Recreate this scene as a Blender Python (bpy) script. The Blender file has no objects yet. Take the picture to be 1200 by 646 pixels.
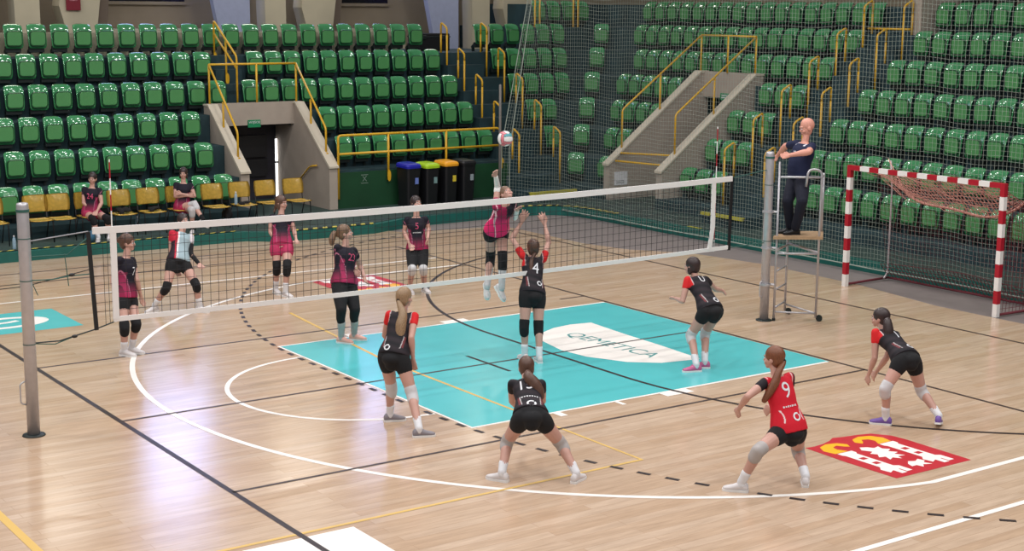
import bpy, bmesh, math, random
from mathutils import Vector, Matrix, Quaternion
from mathutils.bvhtree import BVHTree
random.seed(7)
PI = math.pi
scene = bpy.context.scene
col = scene.collection
V = Vector

# ---------------------------------------------------------------- camera
CAM = V((-10.266, -15.839, 4.674)); YAW, PITCH, ROLL, FPX = 0.615, -0.1796, 0.008, 1739.05
_f = V((math.cos(PITCH)*math.sin(YAW), math.cos(PITCH)*math.cos(YAW), math.sin(PITCH)))
_r = _f.cross(V((0, 0, 1))).normalized(); _u = _r.cross(_f)
cr, sr = math.cos(ROLL), math.sin(ROLL)
RX = cr*_r + sr*_u; UP = -sr*_r + cr*_u; FW = _f
FH = V((math.sin(YAW), math.cos(YAW), 0)); RH = V((math.cos(YAW), -math.sin(YAW), 0))
cd = bpy.data.cameras.new('camera'); cam = bpy.data.objects.new('camera', cd); col.objects.link(cam)
cam.matrix_world = Matrix.Translation(CAM) @ Matrix((RX, UP, -FW)).transposed().to_4x4()
cd.sensor_width = 36; cd.lens = FPX/1200*36; cd.clip_end = 200
scene.camera = cam

def ray(u, v): return (FW + RX*((u-600)/FPX) + UP*((323-v)/FPX))
def at(u, v, ax, val):
    d = ray(u, v); return CAM + d*((val-CAM[ax])/d[ax])
def atd(u, v, depth): return CAM + ray(u, v)*depth
def depth(p): return (V(p)-CAM).dot(FW)
def heading(a):
    a = math.radians(a); return FH*math.cos(a) + RH*math.sin(a)

# ---------------------------------------------------------------- objects
def link(name, me, m=None, parent=None):
    o = bpy.data.objects.new(name, me); col.objects.link(o)
    if m is not None and me is not None and not me.materials: me.materials.append(m)
    if parent is not None: o.parent = parent
    return o
def obj(name, bm, m, parent=None, smooth=False, loc=None):
    me = bpy.data.meshes.new(name)
    bmesh.ops.recalc_face_normals(bm, faces=bm.faces)
    if loc is not None: bmesh.ops.translate(bm, verts=bm.verts, vec=-V(loc))
    bm.to_mesh(me); bm.free()
    if smooth: me.shade_smooth()
    return link(name, me, m, parent)
def tag(o, label=None, cat=None, group=None, kind=None):
    if label: o['label'] = label
    if cat: o['category'] = cat
    if group: o['group'] = group
    if kind: o['kind'] = kind
    return o
def thing(name, loc=(0, 0, 0), label=None, cat=None, group=None, rz=0):
    o = bpy.data.objects.new(name, None); col.objects.link(o); o.location = loc; o.rotation_euler = (0, 0, rz)
    o.empty_display_size = .1
    return tag(o, label, cat, group)
def dup(root, loc, rz, label, group=None):
    r = root.copy(); col.objects.link(r); r.location = loc; r.rotation_euler = (0, 0, rz); r['label'] = label
    if group: r['group'] = group
    for ch in list(root.children):
        c = ch.copy(); col.objects.link(c); c.parent = r
        for g in ch.children:
            d = g.copy(); col.objects.link(d); d.parent = c
    return r
def struct(o): o['kind'] = 'structure'; return o

# ---------------------------------------------------------------- materials
def mat(name, c, rough=.5, metal=0, noise=0, nscale=8, emit=None, estr=1, coat=0, spec=.5, alpha=1):
    m = bpy.data.materials.new(name); m.use_nodes = True; nt = m.node_tree; b = nt.nodes['Principled BSDF']
    b.inputs['Base Color'].default_value = (*c, 1); b.inputs['Roughness'].default_value = rough
    b.inputs['Metallic'].default_value = metal; b.inputs['Specular IOR Level'].default_value = spec
    if coat: b.inputs['Coat Weight'].default_value = coat; b.inputs['Coat Roughness'].default_value = .08
    if emit: b.inputs['Emission Color'].default_value = (*emit, 1); b.inputs['Emission Strength'].default_value = estr
    if alpha < 1: b.inputs['Alpha'].default_value = alpha
    if noise:
        tc = nt.nodes.new('ShaderNodeTexCoord'); n = nt.nodes.new('ShaderNodeTexNoise'); n.inputs['Scale'].default_value = nscale
        n.inputs['Detail'].default_value = 4
        mr = nt.nodes.new('ShaderNodeMapRange'); mr.inputs['From Min'].default_value = .3; mr.inputs['From Max'].default_value = .7
        mr.inputs['To Min'].default_value = 1-noise; mr.inputs['To Max'].default_value = 1+noise
        mx = nt.nodes.new('ShaderNodeVectorMath'); mx.operation = 'SCALE'; mx.inputs[0].default_value = c
        nt.links.new(tc.outputs['Object'], n.inputs['Vector']); nt.links.new(n.outputs['Fac'], mr.inputs['Value'])
        nt.links.new(mr.outputs[0], mx.inputs['Scale']); nt.links.new(mx.outputs[0], b.inputs['Base Color'])
    return m
def lin(*c): return tuple(((x/255+.055)/1.055)**2.4 if x/255 > .04045 else x/255/12.92 for x in c)

M = dict(
    seat=mat('seat_green', lin(56, 136, 82), .13, noise=.06, nscale=3, coat=.9),
    pan=mat('seat_pan_green', lin(78, 144, 86), .42, noise=.06, nscale=3),
    rim=mat('seat_rim_green', lin(20, 74, 40), .35),
    dark=mat('bracket_dark', lin(18, 30, 30), .5),
    riser=mat('stand_concrete_dark', lin(27, 54, 60), .75, noise=.25, nscale=2),
    platform=mat('platform_dark', lin(46, 66, 62), .6, noise=.2, nscale=3),
    teal_curb=mat('curb_teal', lin(16, 92, 84), .5, noise=.12, nscale=4),
    panel=mat('wall_panel_green', lin(14, 62, 34), .55, noise=.2, nscale=1.5),
    beige=mat('tunnel_render', lin(166, 154, 142), .85, noise=.06, nscale=3),
    beige2=mat('concourse_render', lin(186, 176, 152), .9, noise=.1, nscale=1),
    brown=mat('concourse_brown', lin(150, 136, 114), .9, noise=.1, nscale=1),
    bluewall=mat('concourse_pale_blue', lin(158, 164, 190), .8, noise=.04),
    darkglass=mat('dark_glass', lin(24, 20, 30), .2),
    yellow=mat('yellow_paint', lin(214, 166, 38), .35, noise=.08, nscale=10),
    black=mat('black_plastic', lin(20, 20, 24), .45),
    blackmatte=mat('black_cloth', lin(14, 14, 18), .9),
    alu=mat('brushed_aluminium', lin(186, 184, 188), .38, .55, noise=.06, nscale=12),
    white=mat('white_paint', lin(232, 230, 228), .4),
    red=mat('red_paint', lin(168, 22, 42), .35),
    grey_floor=mat('grey_margin_floor', lin(128, 118, 116), .5, noise=.06, nscale=3),
    linedark=mat('line_dark', lin(62, 48, 44), .45),
    lineblack=mat('line_black', lin(40, 28, 30), .4),
    linewhite=mat('line_white', lin(238, 232, 226), .4),
    lineyellow=mat('line_yellow', lin(214, 176, 96), .4),
    keyteal=mat('key_teal', lin(84, 188, 192), .25, noise=.03, nscale=2),
    letter=mat('letter_teal', lin(60, 140, 140), .4),
    crestred=mat('crest_red', lin(184, 28, 44), .4),
    crestgold=mat('crest_gold', lin(240, 176, 20), .4),
    plywood=mat('chair_plywood', lin(222, 184, 84), .22, noise=.12, nscale=20, coat=.5),
    netwhite=mat('net_tape_white', lin(226, 222, 220), .7),
    netblack=mat('net_cord_black', lin(34, 32, 36), .8),
    hallnet=mat('hall_net_cord', lin(150, 160, 150), .8),
    goalnet=mat('goal_net_pink', lin(206, 150, 138), .8),
    goalnetred=mat('goal_net_red', lin(104, 38, 48), .8),
    teal_cord=mat('cord_teal', lin(44, 88, 80), .7),
    exitgreen=mat('exit_green', lin(20, 130, 84), .5),
    board=mat('platform_board', lin(166, 136, 104), .7, noise=.12, nscale=15),
    skin=mat('skin', lin(192, 148, 134), .5, noise=.04, nscale=6),
    skin_ref=mat('skin_referee', lin(214, 150, 132), .5, noise=.04, nscale=6),
    bluelid=mat('lid_blue', lin(30, 34, 160), .35),
    limelid=mat('lid_lime', lin(170, 210, 40), .35),
    orangelid=mat('lid_orange', lin(240, 166, 40), .35),
    bottle=mat('bottle_plastic', lin(170, 200, 220), .15, alpha=.55),
    paper=mat('paper_white', lin(220, 220, 224), .7),
)
def attr_mat(name, rough=.75):
    m = bpy.data.materials.new(name); m.use_nodes = True; nt = m.node_tree
    a = nt.nodes.new('ShaderNodeAttribute'); a.attribute_name = 'Col'
    b = nt.nodes['Principled BSDF']; nt.links.new(a.outputs['Color'], b.inputs['Base Color']); b.inputs['Roughness'].default_value = rough
    b.inputs['Specular IOR Level'].default_value = .3
    return m
M['jersey'] = attr_mat('jersey_cloth')
def hair_mat(name, c):
    m = mat(name, c, .45); nt = m.node_tree; b = nt.nodes['Principled BSDF']
    tc = nt.nodes.new('ShaderNodeTexCoord'); mp = nt.nodes.new('ShaderNodeMapping'); mp.inputs['Scale'].default_value = (60, 60, 6)
    n = nt.nodes.new('ShaderNodeTexNoise'); r = nt.nodes.new('ShaderNodeValToRGB')
    r.color_ramp.elements[0].position = .3; r.color_ramp.elements[0].color = (*[x*.6 for x in c], 1)
    r.color_ramp.elements[1].position = .7; r.color_ramp.elements[1].color = (*[min(1, x*1.5) for x in c], 1)
    nt.links.new(tc.outputs['Object'], mp.inputs[0]); nt.links.new(mp.outputs[0], n.inputs['Vector'])
    nt.links.new(n.outputs['Fac'], r.inputs[0]); nt.links.new(r.outputs[0], b.inputs['Base Color'])
    return m

# ---------------------------------------------------------------- shapes
def BM(): return bmesh.new()
def box(bm, lo, hi, bev=0, seg=2):
    lo, hi = V(lo), V(hi); c = (lo+hi)/2; s = hi-lo
    r = bmesh.ops.create_cube(bm, size=1, matrix=Matrix.Translation(c) @ Matrix.Diagonal((*s, 1)))
    if bev:
        es = list({e for v in r['verts'] for e in v.link_edges})
        r = bmesh.ops.bevel(bm, geom=es, offset=bev, segments=seg, affect='EDGES', profile=.5)
    return r
def obox(bm, a, b, w, h, up=V((0, 0, 1))):
    """box beam from a to b, width w (sideways), height h"""
    a, b = V(a), V(b); d = (b-a); L = d.length
    if L < 1e-6: return
    d.normalize(); s = d.cross(up)
    if s.length < 1e-4: s = V((1, 0, 0))
    s.normalize(); t = s.cross(d)
    q = [p + s*(i*w/2) + t*(j*h/2) for p in (a, b) for i, j in ((-1, -1), (1, -1), (1, 1), (-1, 1))]
    vs = [bm.verts.new(p) for p in q]
    for f in ((3, 2, 1, 0), (4, 5, 6, 7), (0, 1, 5, 4), (1, 2, 6, 5), (2, 3, 7, 6), (3, 0, 4, 7)): bm.faces.new([vs[i] for i in f])
def prism(bm, pts, z0, z1):
    a = [bm.verts.new((p[0], p[1], z0)) for p in pts]; b = [bm.verts.new((p[0], p[1], z1)) for p in pts]
    n = len(pts)
    fs = [bm.faces.new(a[::-1]), bm.faces.new(b)]
    for i in range(n): bm.faces.new((a[i], a[(i+1) % n], b[(i+1) % n], b[i]))
    return fs
def loft(bm, rings, cap=True):
    """rings: list of lists of points"""
    R = [[bm.verts.new(p) for p in r] for r in rings]; n = len(R[0])
    for a, b in zip(R, R[1:]):
        for i in range(n): bm.faces.new((a[i], a[(i+1) % n], b[(i+1) % n], b[i]))
    if cap:
        bm.faces.new(R[0][::-1]); bm.faces.new(R[-1])
    return R
def ring(c, x, y, n=14): return [c + x*math.cos(2*PI*i/n) + y*math.sin(2*PI*i/n) for i in range(n)]
def basis(d):
    d = V(d).normalized(); s = d.cross(V((0, 0, 1)))
    if s.length < 1e-3: s = V((1, 0, 0))
    s.normalize(); return s, s.cross(d)
def tube(bm, pts, r, n=10, closed=False):
    pts = [V(p) for p in pts]; rings = []
    m = len(pts); prev = None
    for i, p in enumerate(pts):
        d = (pts[min(i+1, m-1)] - pts[max(i-1, 0)]).normalized()
        if prev is None: s, t = basis(d)
        else:
            s = prev - d*prev.dot(d)
            s.normalize(); t = s.cross(d)
        prev = s
        rr = r[i] if isinstance(r, (list, tuple)) else r
        rings.append(ring(p, s*rr, t*rr, n))
    loft(bm, rings)
def cap_cone(bm, a, b, ra, rb, n=12, prof=None, xdir=None, flat=1.0, segs=6):
    """rounded tapered limb; prof adds bulge; flat squashes the second axis"""
    a, b = V(a), V(b); d = b-a; L = d.length; d.normalize()
    if xdir is None: s, t = basis(d)
    else:
        s = V(xdir) - d*V(xdir).dot(d); s.normalize(); t = s.cross(d)
    rings = []
    for k in range(3, 0, -1):
        an = k/3.4*PI/2; rings.append((a - d*ra*math.sin(an), ra*math.cos(an)))
    for k in range(segs+1):
        q = k/segs; r = ra + (rb-ra)*q
        if prof: r *= 1 + prof(q)
        rings.append((a + d*L*q, r))
    for k in range(1, 4):
        an = k/3.4*PI/2; rings.append((b + d*rb*math.sin(an), rb*math.cos(an)))
    loft(bm, [ring(c, s*r, t*r*flat, n) for c, r in rings])
def ellipsoid(bm, c, rx, ry, rz, m=None, seg=18):
    mt = Matrix.Translation(V(c)) @ Matrix.Diagonal((rx, ry, rz, 1))
    if m is not None: mt = m @ mt
    bmesh.ops.create_uvsphere(bm, u_segments=seg, v_segments=seg*2//3, radius=1, matrix=mt)
def roundpath(pts, r=.1, n=4):
    """polyline with rounded inner corners"""
    pts = [V(p) for p in pts]; out = [pts[0]]
    for a, b, c in zip(pts, pts[1:], pts[2:]):
        r1 = min(r, (b-a).length*.45, (c-b).length*.45)
        p0 = b + (a-b).normalized()*r1; p1 = b + (c-b).normalized()*r1
        for k in range(n+1):
            t = k/n; out.append(p0*(1-t)**2 + b*2*t*(1-t) + p1*t*t)
    out.append(pts[-1]); return out
def voxel(bm, size, smooth=4, factor=.5):
    me = bpy.data.meshes.new('tmp'); bmesh.ops.recalc_face_normals(bm, faces=bm.faces); bm.to_mesh(me); bm.free()
    o = bpy.data.objects.new('tmp', me); col.objects.link(o)
    md = o.modifiers.new('r', 'REMESH'); md.mode = 'VOXEL'; md.voxel_size = size; md.use_smooth_shade = True
    if smooth:
        s = o.modifiers.new('s', 'SMOOTH'); s.iterations = smooth; s.factor = factor
    dg = bpy.context.evaluated_depsgraph_get(); out = bpy.data.meshes.new_from_object(o.evaluated_get(dg))
    bpy.data.objects.remove(o); bpy.data.meshes.remove(me); out.shade_smooth()
    return out
def text_bm(s, size, ext=.002, align='CENTER'):
    cu = bpy.data.curves.new('t', 'FONT'); cu.body = s; cu.size = size; cu.align_x = align; cu.align_y = 'CENTER'; cu.extrude = ext; cu.resolution_u = 3
    o = bpy.data.objects.new('t', cu); col.objects.link(o)
    dg = bpy.context.evaluated_depsgraph_get(); me = bpy.data.meshes.new_from_object(o.evaluated_get(dg))
    bm = bmesh.new(); bm.from_mesh(me); bpy.data.objects.remove(o); bpy.data.meshes.remove(me); bpy.data.curves.remove(cu)
    return bm
# ================================================================ levels of the stands
def T(k): return .43 + .615*k
def YR(k): return 13.0 + .72*k           # seat line, far stand
def XR(k): return 12.03 + .72*k          # seat line, right stand
def YF(k): return YR(k) - .52
def XF(k): return XR(k) - .52
TLX0, TLX1, TLB = 3.12, 5.26, 14.8       # far-stand tunnel
TRY0, TRY1, TRB = 9.42, 11.3, 14.5       # right-stand tunnel

# ---------------------------------------------------------------- floor
def wood():
    m = bpy.data.materials.new('wood_floor'); m.use_nodes = True; nt = m.node_tree; N = nt.nodes.new; Lk = nt.links.new; b = nt.nodes['Principled BSDF']
    tc = N('ShaderNodeTexCoord')
    br = N('ShaderNodeTexBrick'); br.inputs['Scale'].default_value = 1; br.inputs['Brick Width'].default_value = 1.9; br.inputs['Row Height'].default_value = .13
    br.inputs['Mortar Size'].default_value = .002; br.inputs['Color1'].default_value = (*lin(202, 178, 156), 1); br.inputs['Color2'].default_value = (*lin(190, 162, 136), 1)
    br.inputs['Mortar'].default_value = (*lin(168, 138, 112), 1); br.offset = .37; br.inputs['Bias'].default_value = 0
    mp = N('ShaderNodeMapping'); mp.inputs['Scale'].default_value = (1.2, 9, 1)
    n = N('ShaderNodeTexNoise'); n.inputs['Scale'].default_value = 1.6; n.inputs['Detail'].default_value = 6; n.inputs['Roughness'].default_value = .65
    rp = N('ShaderNodeValToRGB'); rp.color_ramp.elements[0].position = .3; rp.color_ramp.elements[0].color = (.80, .77, .74, 1)
    rp.color_ramp.elements[1].position = .7; rp.color_ramp.elements[1].color = (1.06, 1.05, 1.04, 1)
    mx = N('ShaderNodeMix'); mx.data_type = 'RGBA'; mx.blend_type = 'MULTIPLY'; mx.inputs[0].default_value = 1
    Lk(tc.outputs['Object'], br.inputs['Vector']); Lk(tc.outputs['Object'], mp.inputs[0]); Lk(mp.outputs[0], n.inputs['Vector'])
    Lk(n.outputs['Fac'], rp.inputs[0]); Lk(br.outputs['Color'], mx.inputs[6]); Lk(rp.outputs[0], mx.inputs[7]); Lk(mx.outputs[2], b.inputs['Base Color'])
    b.inputs['Roughness'].default_value = .19; b.inputs['Specular IOR Level'].default_value = .5
    return m
bm = BM()
WOOD = [(-26, -18), (8.75, -18), (8.75, -.7), (9.1, 1.2), (9.2, 3.6), (8.9, 5.3), (8.15, 6.3), (7.88, 7.4), (7.9, 9.9), (7.4, 10.25), (5.6, 10.55), (5.2, 11.4), (-26, 11.4)]
prism(bm, WOOD, -.05, 0)
floor = struct(obj('floor', bm, wood()))
bm = BM(); prism(bm, [(-26, -18), (19, -18), (19, 21), (-26, 21)], -.12, -.012)
g = struct(obj('floor', bm, M['grey_floor'])); g.name = 'floor.001'

def poly(bm, pts, z):
    bm.faces.new([bm.verts.new((p[0], p[1], z)) for p in pts])
def strip(bm, pts, w, z, closed=False):
    pts = [V((p[0], p[1], 0)) for p in pts]; n = len(pts); L = []; R = []
    for i, p in enumerate(pts):
        d = (pts[min(i+1, n-1)] - pts[max(i-1, 0)]).normalized(); s = V((-d.y, d.x, 0))*w/2
        L.append(bm.verts.new((p.x+s.x, p.y+s.y, z))); R.append(bm.verts.new((p.x-s.x, p.y-s.y, z)))
    for i in range(n-1): bm.faces.new((R[i], R[i+1], L[i+1], L[i]))
def arc(cx, cy, r, a0, a1, n=64): return [(cx+r*math.cos(a0+(a1-a0)*i/n), cy+r*math.sin(a0+(a1-a0)*i/n)) for i in range(n+1)]
def line(name, pts, w, z, m):
    bm = BM(); strip(bm, pts, w, z); return obj(name, bm, m, floor)
# teal key with its white panel
bm = BM(); poly(bm, [(-1.3, -2.42), (4.45, -2.42), (4.45, 2.42), (-1.3, 2.42)], .0015); obj('painted_key', bm, M['keyteal'], floor)
bm = BM(); strip(bm, [(4.45, 2.42), (-1.32, 2.42), (-1.32, -2.42), (4.42, -2.42)], .05, .0022)
for (a, b) in ((1.43, 1.86), (-.2, -.1), (.72, .78)):
    for s in (1, -1):
        strip(bm, [(a, s*2.52), (b, s*2.52)], .16, .0022)
obj('key_outline', bm, M['linewhite'], floor)
# white lens-shaped panel inside the key
c0, c1 = V((2.10, 1.2, 0)), V((3.3, 1.3, 0))
L1 = [(3.30, 1.30), (3.22, .4), (3.18, -.4), (3.10, -1.34)]
L2 = [(3.0, -1.34), (2.5, -1.24), (2.15, -.95), (1.88, -.4), (1.83, .1), (1.95, .7), (2.2, 1.1), (2.6, 1.3), (2.95, 1.36)]
bm = BM(); poly(bm, L1 + L2, .0024); obj('white_panel', bm, M['linewhite'], floor)
tb = text_bm('QEMETICA', .38, 0)
mt = Matrix.Translation((2.62, -.02, .0032)) @ Matrix.Rotation(math.radians(-86), 4, 'Z') @ Matrix.Diagonal((.98, 1, 1, 1))
bmesh.ops.transform(tb, matrix=mt, verts=tb.verts)
obj('floor_lettering', tb, M['letter'], floor)
# basketball: three point line and free throw arc
a = math.acos((1.55-2.87)/6.75) if False else math.asin(6.6/6.75)
line('three_point_line', [(4.45, 6.6)] + arc(2.87, 0, 6.75, PI-a, PI+a, 96) + [(4.45, -6.6)], .07, .002, M['linewhite'])
line('free_throw_arc', arc(-1.35, 0, 1.68, PI/2, 3*PI/2, 48), .06, .002, M['linewhite'])
line('side_line', [(-24, 7.5), (4.5, 7.5)], .06, .002, M['linewhite']); line('side_line', [(-24, -7.5), (4.5, -7.5)], .07, .002, M['linewhite'])
# volleyball
line('court_side_line', [(-4.5, 9), (-4.5, -9)], .06, .003, M['lineblack'])
line('court_side_line', [(4.5, 9), (4.5, -9)], .05, .003, M['linedark'])
line('end_line', [(-4.5, 9), (4.5, 9)], .05, .003, M['linedark'])
line('centre_line', [(-4.5, 0), (4.5, 0)], .045, .0034, M['linedark'])
line('attack_line', [(-4.5, 3), (3.6, 3)], .045, .003, M['linedark']); line('attack_line', [(4.0, 3), (4.5, 3)], .045, .003, M['linedark'])
line('attack_line', [(-4.5, -3), (4.5, -3)], .045, .003, M['linedark'])
line('side_line', [(-24, 10), (7.6, 10)], .05, .003, M['linedark'])
# handball
line('goal_line', [(7.6, 10), (7.6, -10)], .05, .003, M['linedark'])
g6 = arc(7.6, 1.5, 6, PI/2+.1, PI, 40) + arc(7.6, -1.5, 6, PI, 3*PI/2, 40)
line('goal_area_line', g6, .055, .0036, M['lineblack'])
line('penalty_mark', [(.55, .52), (.55, -.5)], .05, .0036, M['lineblack'])
bm = BM(); path = arc(7.6, 1.5, 9, PI/2+.2, PI, 200) + arc(7.6, -1.5, 9, PI, 3*PI/2, 200)
acc = 0; cur = []; on = True
for p, q in zip(path, path[1:]):
    p = V((*p, 0)); q = V((*q, 0)); L = (q-p).length; m_ = max(1, int(L/.01))
    for i in range(m_):
        w = p + (q-p)*i/m_
        if on: cur.append(w)
        acc += L/m_
        if acc >= .155:
            acc = 0
            if on and len(cur) > 1: strip(bm, [cur[0], cur[len(cur)//2], cur[-1]], .055, .0036)
            cur = []; on = not on
obj('free_throw_line', bm, M['lineblack'], floor)
# yellow lines, white box
line('yellow_line', [(-.15, 4.4), (-.5, 1), (-.5, -4.4), (-7.5, -4.4)], .05, .0028, M['lineyellow'])
line('yellow_line', [(-6.56, 7), (-6.56, -12)], .08, .0028, M['lineyellow'])
bm = BM(); poly(bm, [(-5.1, -6.5), (-4.0, -6.5), (-4.0, -4.5), (-5.1, -4.5)], .0015); obj('white_box', bm, M['linewhite'], floor)
# second teal field with white ring logo at the left
bm = BM(); poly(bm, [(-9, 5.25), (-3.09, 5.25), (-3.09, 6.7), (-9, 6.7)], .0015); obj('painted_field', bm, M['keyteal'], floor)
bm = BM()
strip(bm, [(x, y) for x, y in [(-4.05+.62*math.cos(t*PI/20), 6.0+.34*math.sin(t*PI/20)) for t in range(41)]], .12, .0024)
strip(bm, [(-4.35, 6.0), (-3.95, 6.02), (-3.8, 6.08)], .1, .0024); poly(bm, [(-3.55+.12*math.cos(t*PI/6), 5.97+.22*math.sin(t*PI/6)) for t in range(12)], .0026)
obj('ring_logo', bm, M['linewhite'], floor)
# crests: a red field with two towers, gold crescents and white beasts
def crest(cx, cy, rot, s=1.0):
    """local frame: i to the right 0..1.15, j down 0..1.36"""
    def W(i, j, z=0):
        x, y = (i-.575)*s, -(j-.68)*s
        if rot: x, y = -x, -y
        return (cx+x, cy+y)
    root = None
    bm = BM(); top = [(0, .1), (.12, .12), (.28, .1), (.42, .06), (.53, 0), (.66, .04), (.85, .07), (1.02, .12), (1.15, .3), (1.17, .5)]
    poly(bm, [W(*p) for p in top + [(1.15, 1.38), (0, 1.36), (-.02, .7)]], .0016)
    root = obj('painted_crest', bm, M['crestred'], floor)
    bm = BM()
    for ox, w in ((.12, .22), (.78, .22)):
        poly(bm, [W(ox, .45), W(ox+w, .45), W(ox+w, .52), W(ox+w-.03, .55), W(ox+w-.03, 1.05), W(ox+w+.02, 1.08), W(ox+w+.02, 1.26), W(ox+w-.06, 1.26), W(ox+w-.06, 1.16),
                  W(ox+.14, 1.16), W(ox+.14, 1.28), W(ox+.06, 1.28), W(ox+.06, 1.16), W(ox-.02, 1.2), W(ox-.04, 1.08), W(ox+.02, 1.02), W(ox+.02, .55), W(ox, .52)], .0026)
    def blob(pts): poly(bm, [W(*p) for p in pts], .0026)
    blob([(.44, .5), (.5, .42), (.58, .46), (.62, .52), (.7, .5), (.68, .58), (.74, .64), (.66, .68), (.72, .76), (.64, .78), (.7, .88), (.6, .86), (.58, .94), (.52, .86), (.44, .9), (.48, .8), (.4, .78), (.47, .7), (.42, .64), (.5, .6)])
    blob([(.48, 1.1), (.55, 1.04), (.62, 1.08), (.7, 1.04), (.72, 1.12), (.66, 1.16), (.7, 1.24), (.6, 1.2), (.54, 1.26), (.52, 1.18), (.45, 1.18)])
    obj('crest_towers', bm, M['linewhite'], root)
    bm = BM()
    for ox in (.14, .8):
        for j in (.68, .86): poly(bm, [W(ox+.05, j), W(ox+.13, j), W(ox+.13, j+.07), W(ox+.05, j+.07)], .0034)
    obj('crest_windows', bm, M['crestred'], root)
    bm = BM()
    for ox, sg in ((.2, 1), (.88, -1)):
        def c(i, j): return W(ox+sg*i, j)
        poly(bm, [c(-.1, .44), c(-.13, .3), c(-.06, .18), c(.08, .13), c(.22, .17), (c(.28, .26)), c(.24, .34), c(.19, .3), c(.14, .23), c(.06, .26), c(.04, .34), c(.1, .44)], .0026)
    obj('crest_crescents', bm, M['crestgold'], root)
crest(1.82, -5.64, 0, 1.0); crest(1.95, 5.9, 1, 1.05)

# ---------------------------------------------------------------- platform and curb
def ramp(pts, z0, z1, m, name, parent=None):
    bm = BM(); prism(bm, pts, z0, z1); return obj(name, bm, m, parent)
EDGE = [(-26, 11.2), (2.3, 11.2), (2.9, 10.72), (5.0, 10.72), (6.2, 11.2), (8.9, 11.3), (9.5, 11.22), (9.9, 11.0), (10.15, 10.6), (10.22, 10.0), (10.2, -18)]
def off(pts, d):
    out = []
    n = len(pts)
    for i, p in enumerate(pts):
        a = V((*pts[max(i-1, 0)], 0)); b = V((*pts[min(i+1, n-1)], 0)); t = (b-a).normalized(); out.append((p[0]-t.y*d, p[1]+t.x*d))
    return out
PL = ramp(EDGE + [(19, -18), (19, 21), (-26, 21)], -.01, .19, M['teal_curb'], 'floor'); PL.name = 'floor.002'; struct(PL)
E2 = off(EDGE, .14)
pl2 = ramp(E2 + [(19, -18), (19, 21), (-26, 21)], .19, .2, M['platform'], 'platform_surface', PL)
# hazard tape along the edge of the platform
HZ = mat('hazard_yellow', lin(206, 190, 84), .6)
def tape(pts, w, z):
    bm = BM(); pts = [V((p[0], p[1], 0)) for p in pts]; n = len(pts); L = []; R = []
    strip(bm, pts, w, z); tp = obj('hazard_tape', bm, M['dark'], PL)
    bm = BM(); acc = 0
    for a, b in zip(pts, pts[1:]):
        d = (b-a); L = d.length; d.normalize(); s = V((-d.y, d.x, 0))*w/2; q = acc
        while q < L:
            p = a+d*q; e = min(.11, L-q)
            if e > .02: bm.faces.new([bm.verts.new((c.x, c.y, z+.002)) for c in (p-s, p-s+d*e, p+s+d*(e+.07), p+s+d*.07)])
            q += .22
        acc = q-L
    obj('hazard_stripe', bm, HZ, tp)
tape(off(EDGE, .10)[2:4], .15, .204); tape(off(EDGE, .10)[5:10] + [(10.30, 9.2)], .15, .204); tape([(-9, 11.32), (2.1, 11.32)], .07, .204)

# ---------------------------------------------------------------- tiers of the two stands, one prism per level
KT = 8
def tier(k, za=None, zb=None, full=None):
    z0 = (T(k-1) if k else .2); z1 = T(k)
    if za: z0 = za
    if zb: z1 = zb
    yf, xf = YF(k), XF(k); ch = .47
    top = k <= 5
    ch = 0
    pts = [(-26, yf)]
    yend = 17.3 if k == 5 else 21
    if yf < TLB:
        bk = 19 if k < 3 or full else TLB+.15
        pts += [(TLX0, yf), (TLX0, bk), (TLX1, bk)] + ([(TLX1, YF(1)), (9.7, YF(1)), (9.7, yf)] if k == 0 else [(TLX1, yf)])
    if k <= 5: pts += [(xf, yf)]
    else: pts = [(13.55, 21), (13.55, yf), (xf, yf)] if k == 6 else [(13.9, 21), (13.9, yf), (xf, yf)]
    if xf < TRB:
        bk = 18.8 if k < 4 or (full and k == 4) else TRB+.15
        pts += [(xf, TRY1), (bk, TRY1), (bk, TRY0), (xf, TRY0)]
    pts += [(xf, -18), (20.5, -18), (20.5, 21)]
    if k <= 5: pts += [(-26, 21)]
    bm = BM(); prism(bm, pts, z0, z1)
    o = obj('floor', bm, M['riser'])
    return struct(o)
for k in range(0, KT):
    if k == 3: tier(3, T(2), 1.99, True); tier(3, 1.99, T(3))
    elif k == 4: tier(4, T(3), 2.54, True); tier(4, 2.54, T(4))
    else: tier(k)
# facing panels of the lowest wall right of the far tunnel
bm = BM(); box(bm, (TLX1+.16, YF(1)-.03, .2), (9.9, YF(1)-.002, 1.0)); f_ = obj('wall_front', bm, M['panel']); struct(f_)
bm = BM(); box(bm, (9.86, YF(1)-.3, .2), (9.9, YF(1)-.03, 1.0)); obj('panel_return', bm, M['panel'], f_)
tb = text_bm('X', .17, .001); bmesh.ops.transform(tb, matrix=Matrix.Translation((6.15, YF(1)-.034, .83)) @ Matrix.Rotation(PI/2, 4, 'X'), verts=tb.verts)
box(tb, (6.06, YF(1)-.035, .915), (6.24, YF(1)-.031, .93)); box(tb, (6.06, YF(1)-.035, .73), (6.24, YF(1)-.031, .745))
obj('stencil_mark', tb, mat('stencil_grey', lin(110, 130, 118), .7), f_)
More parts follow.
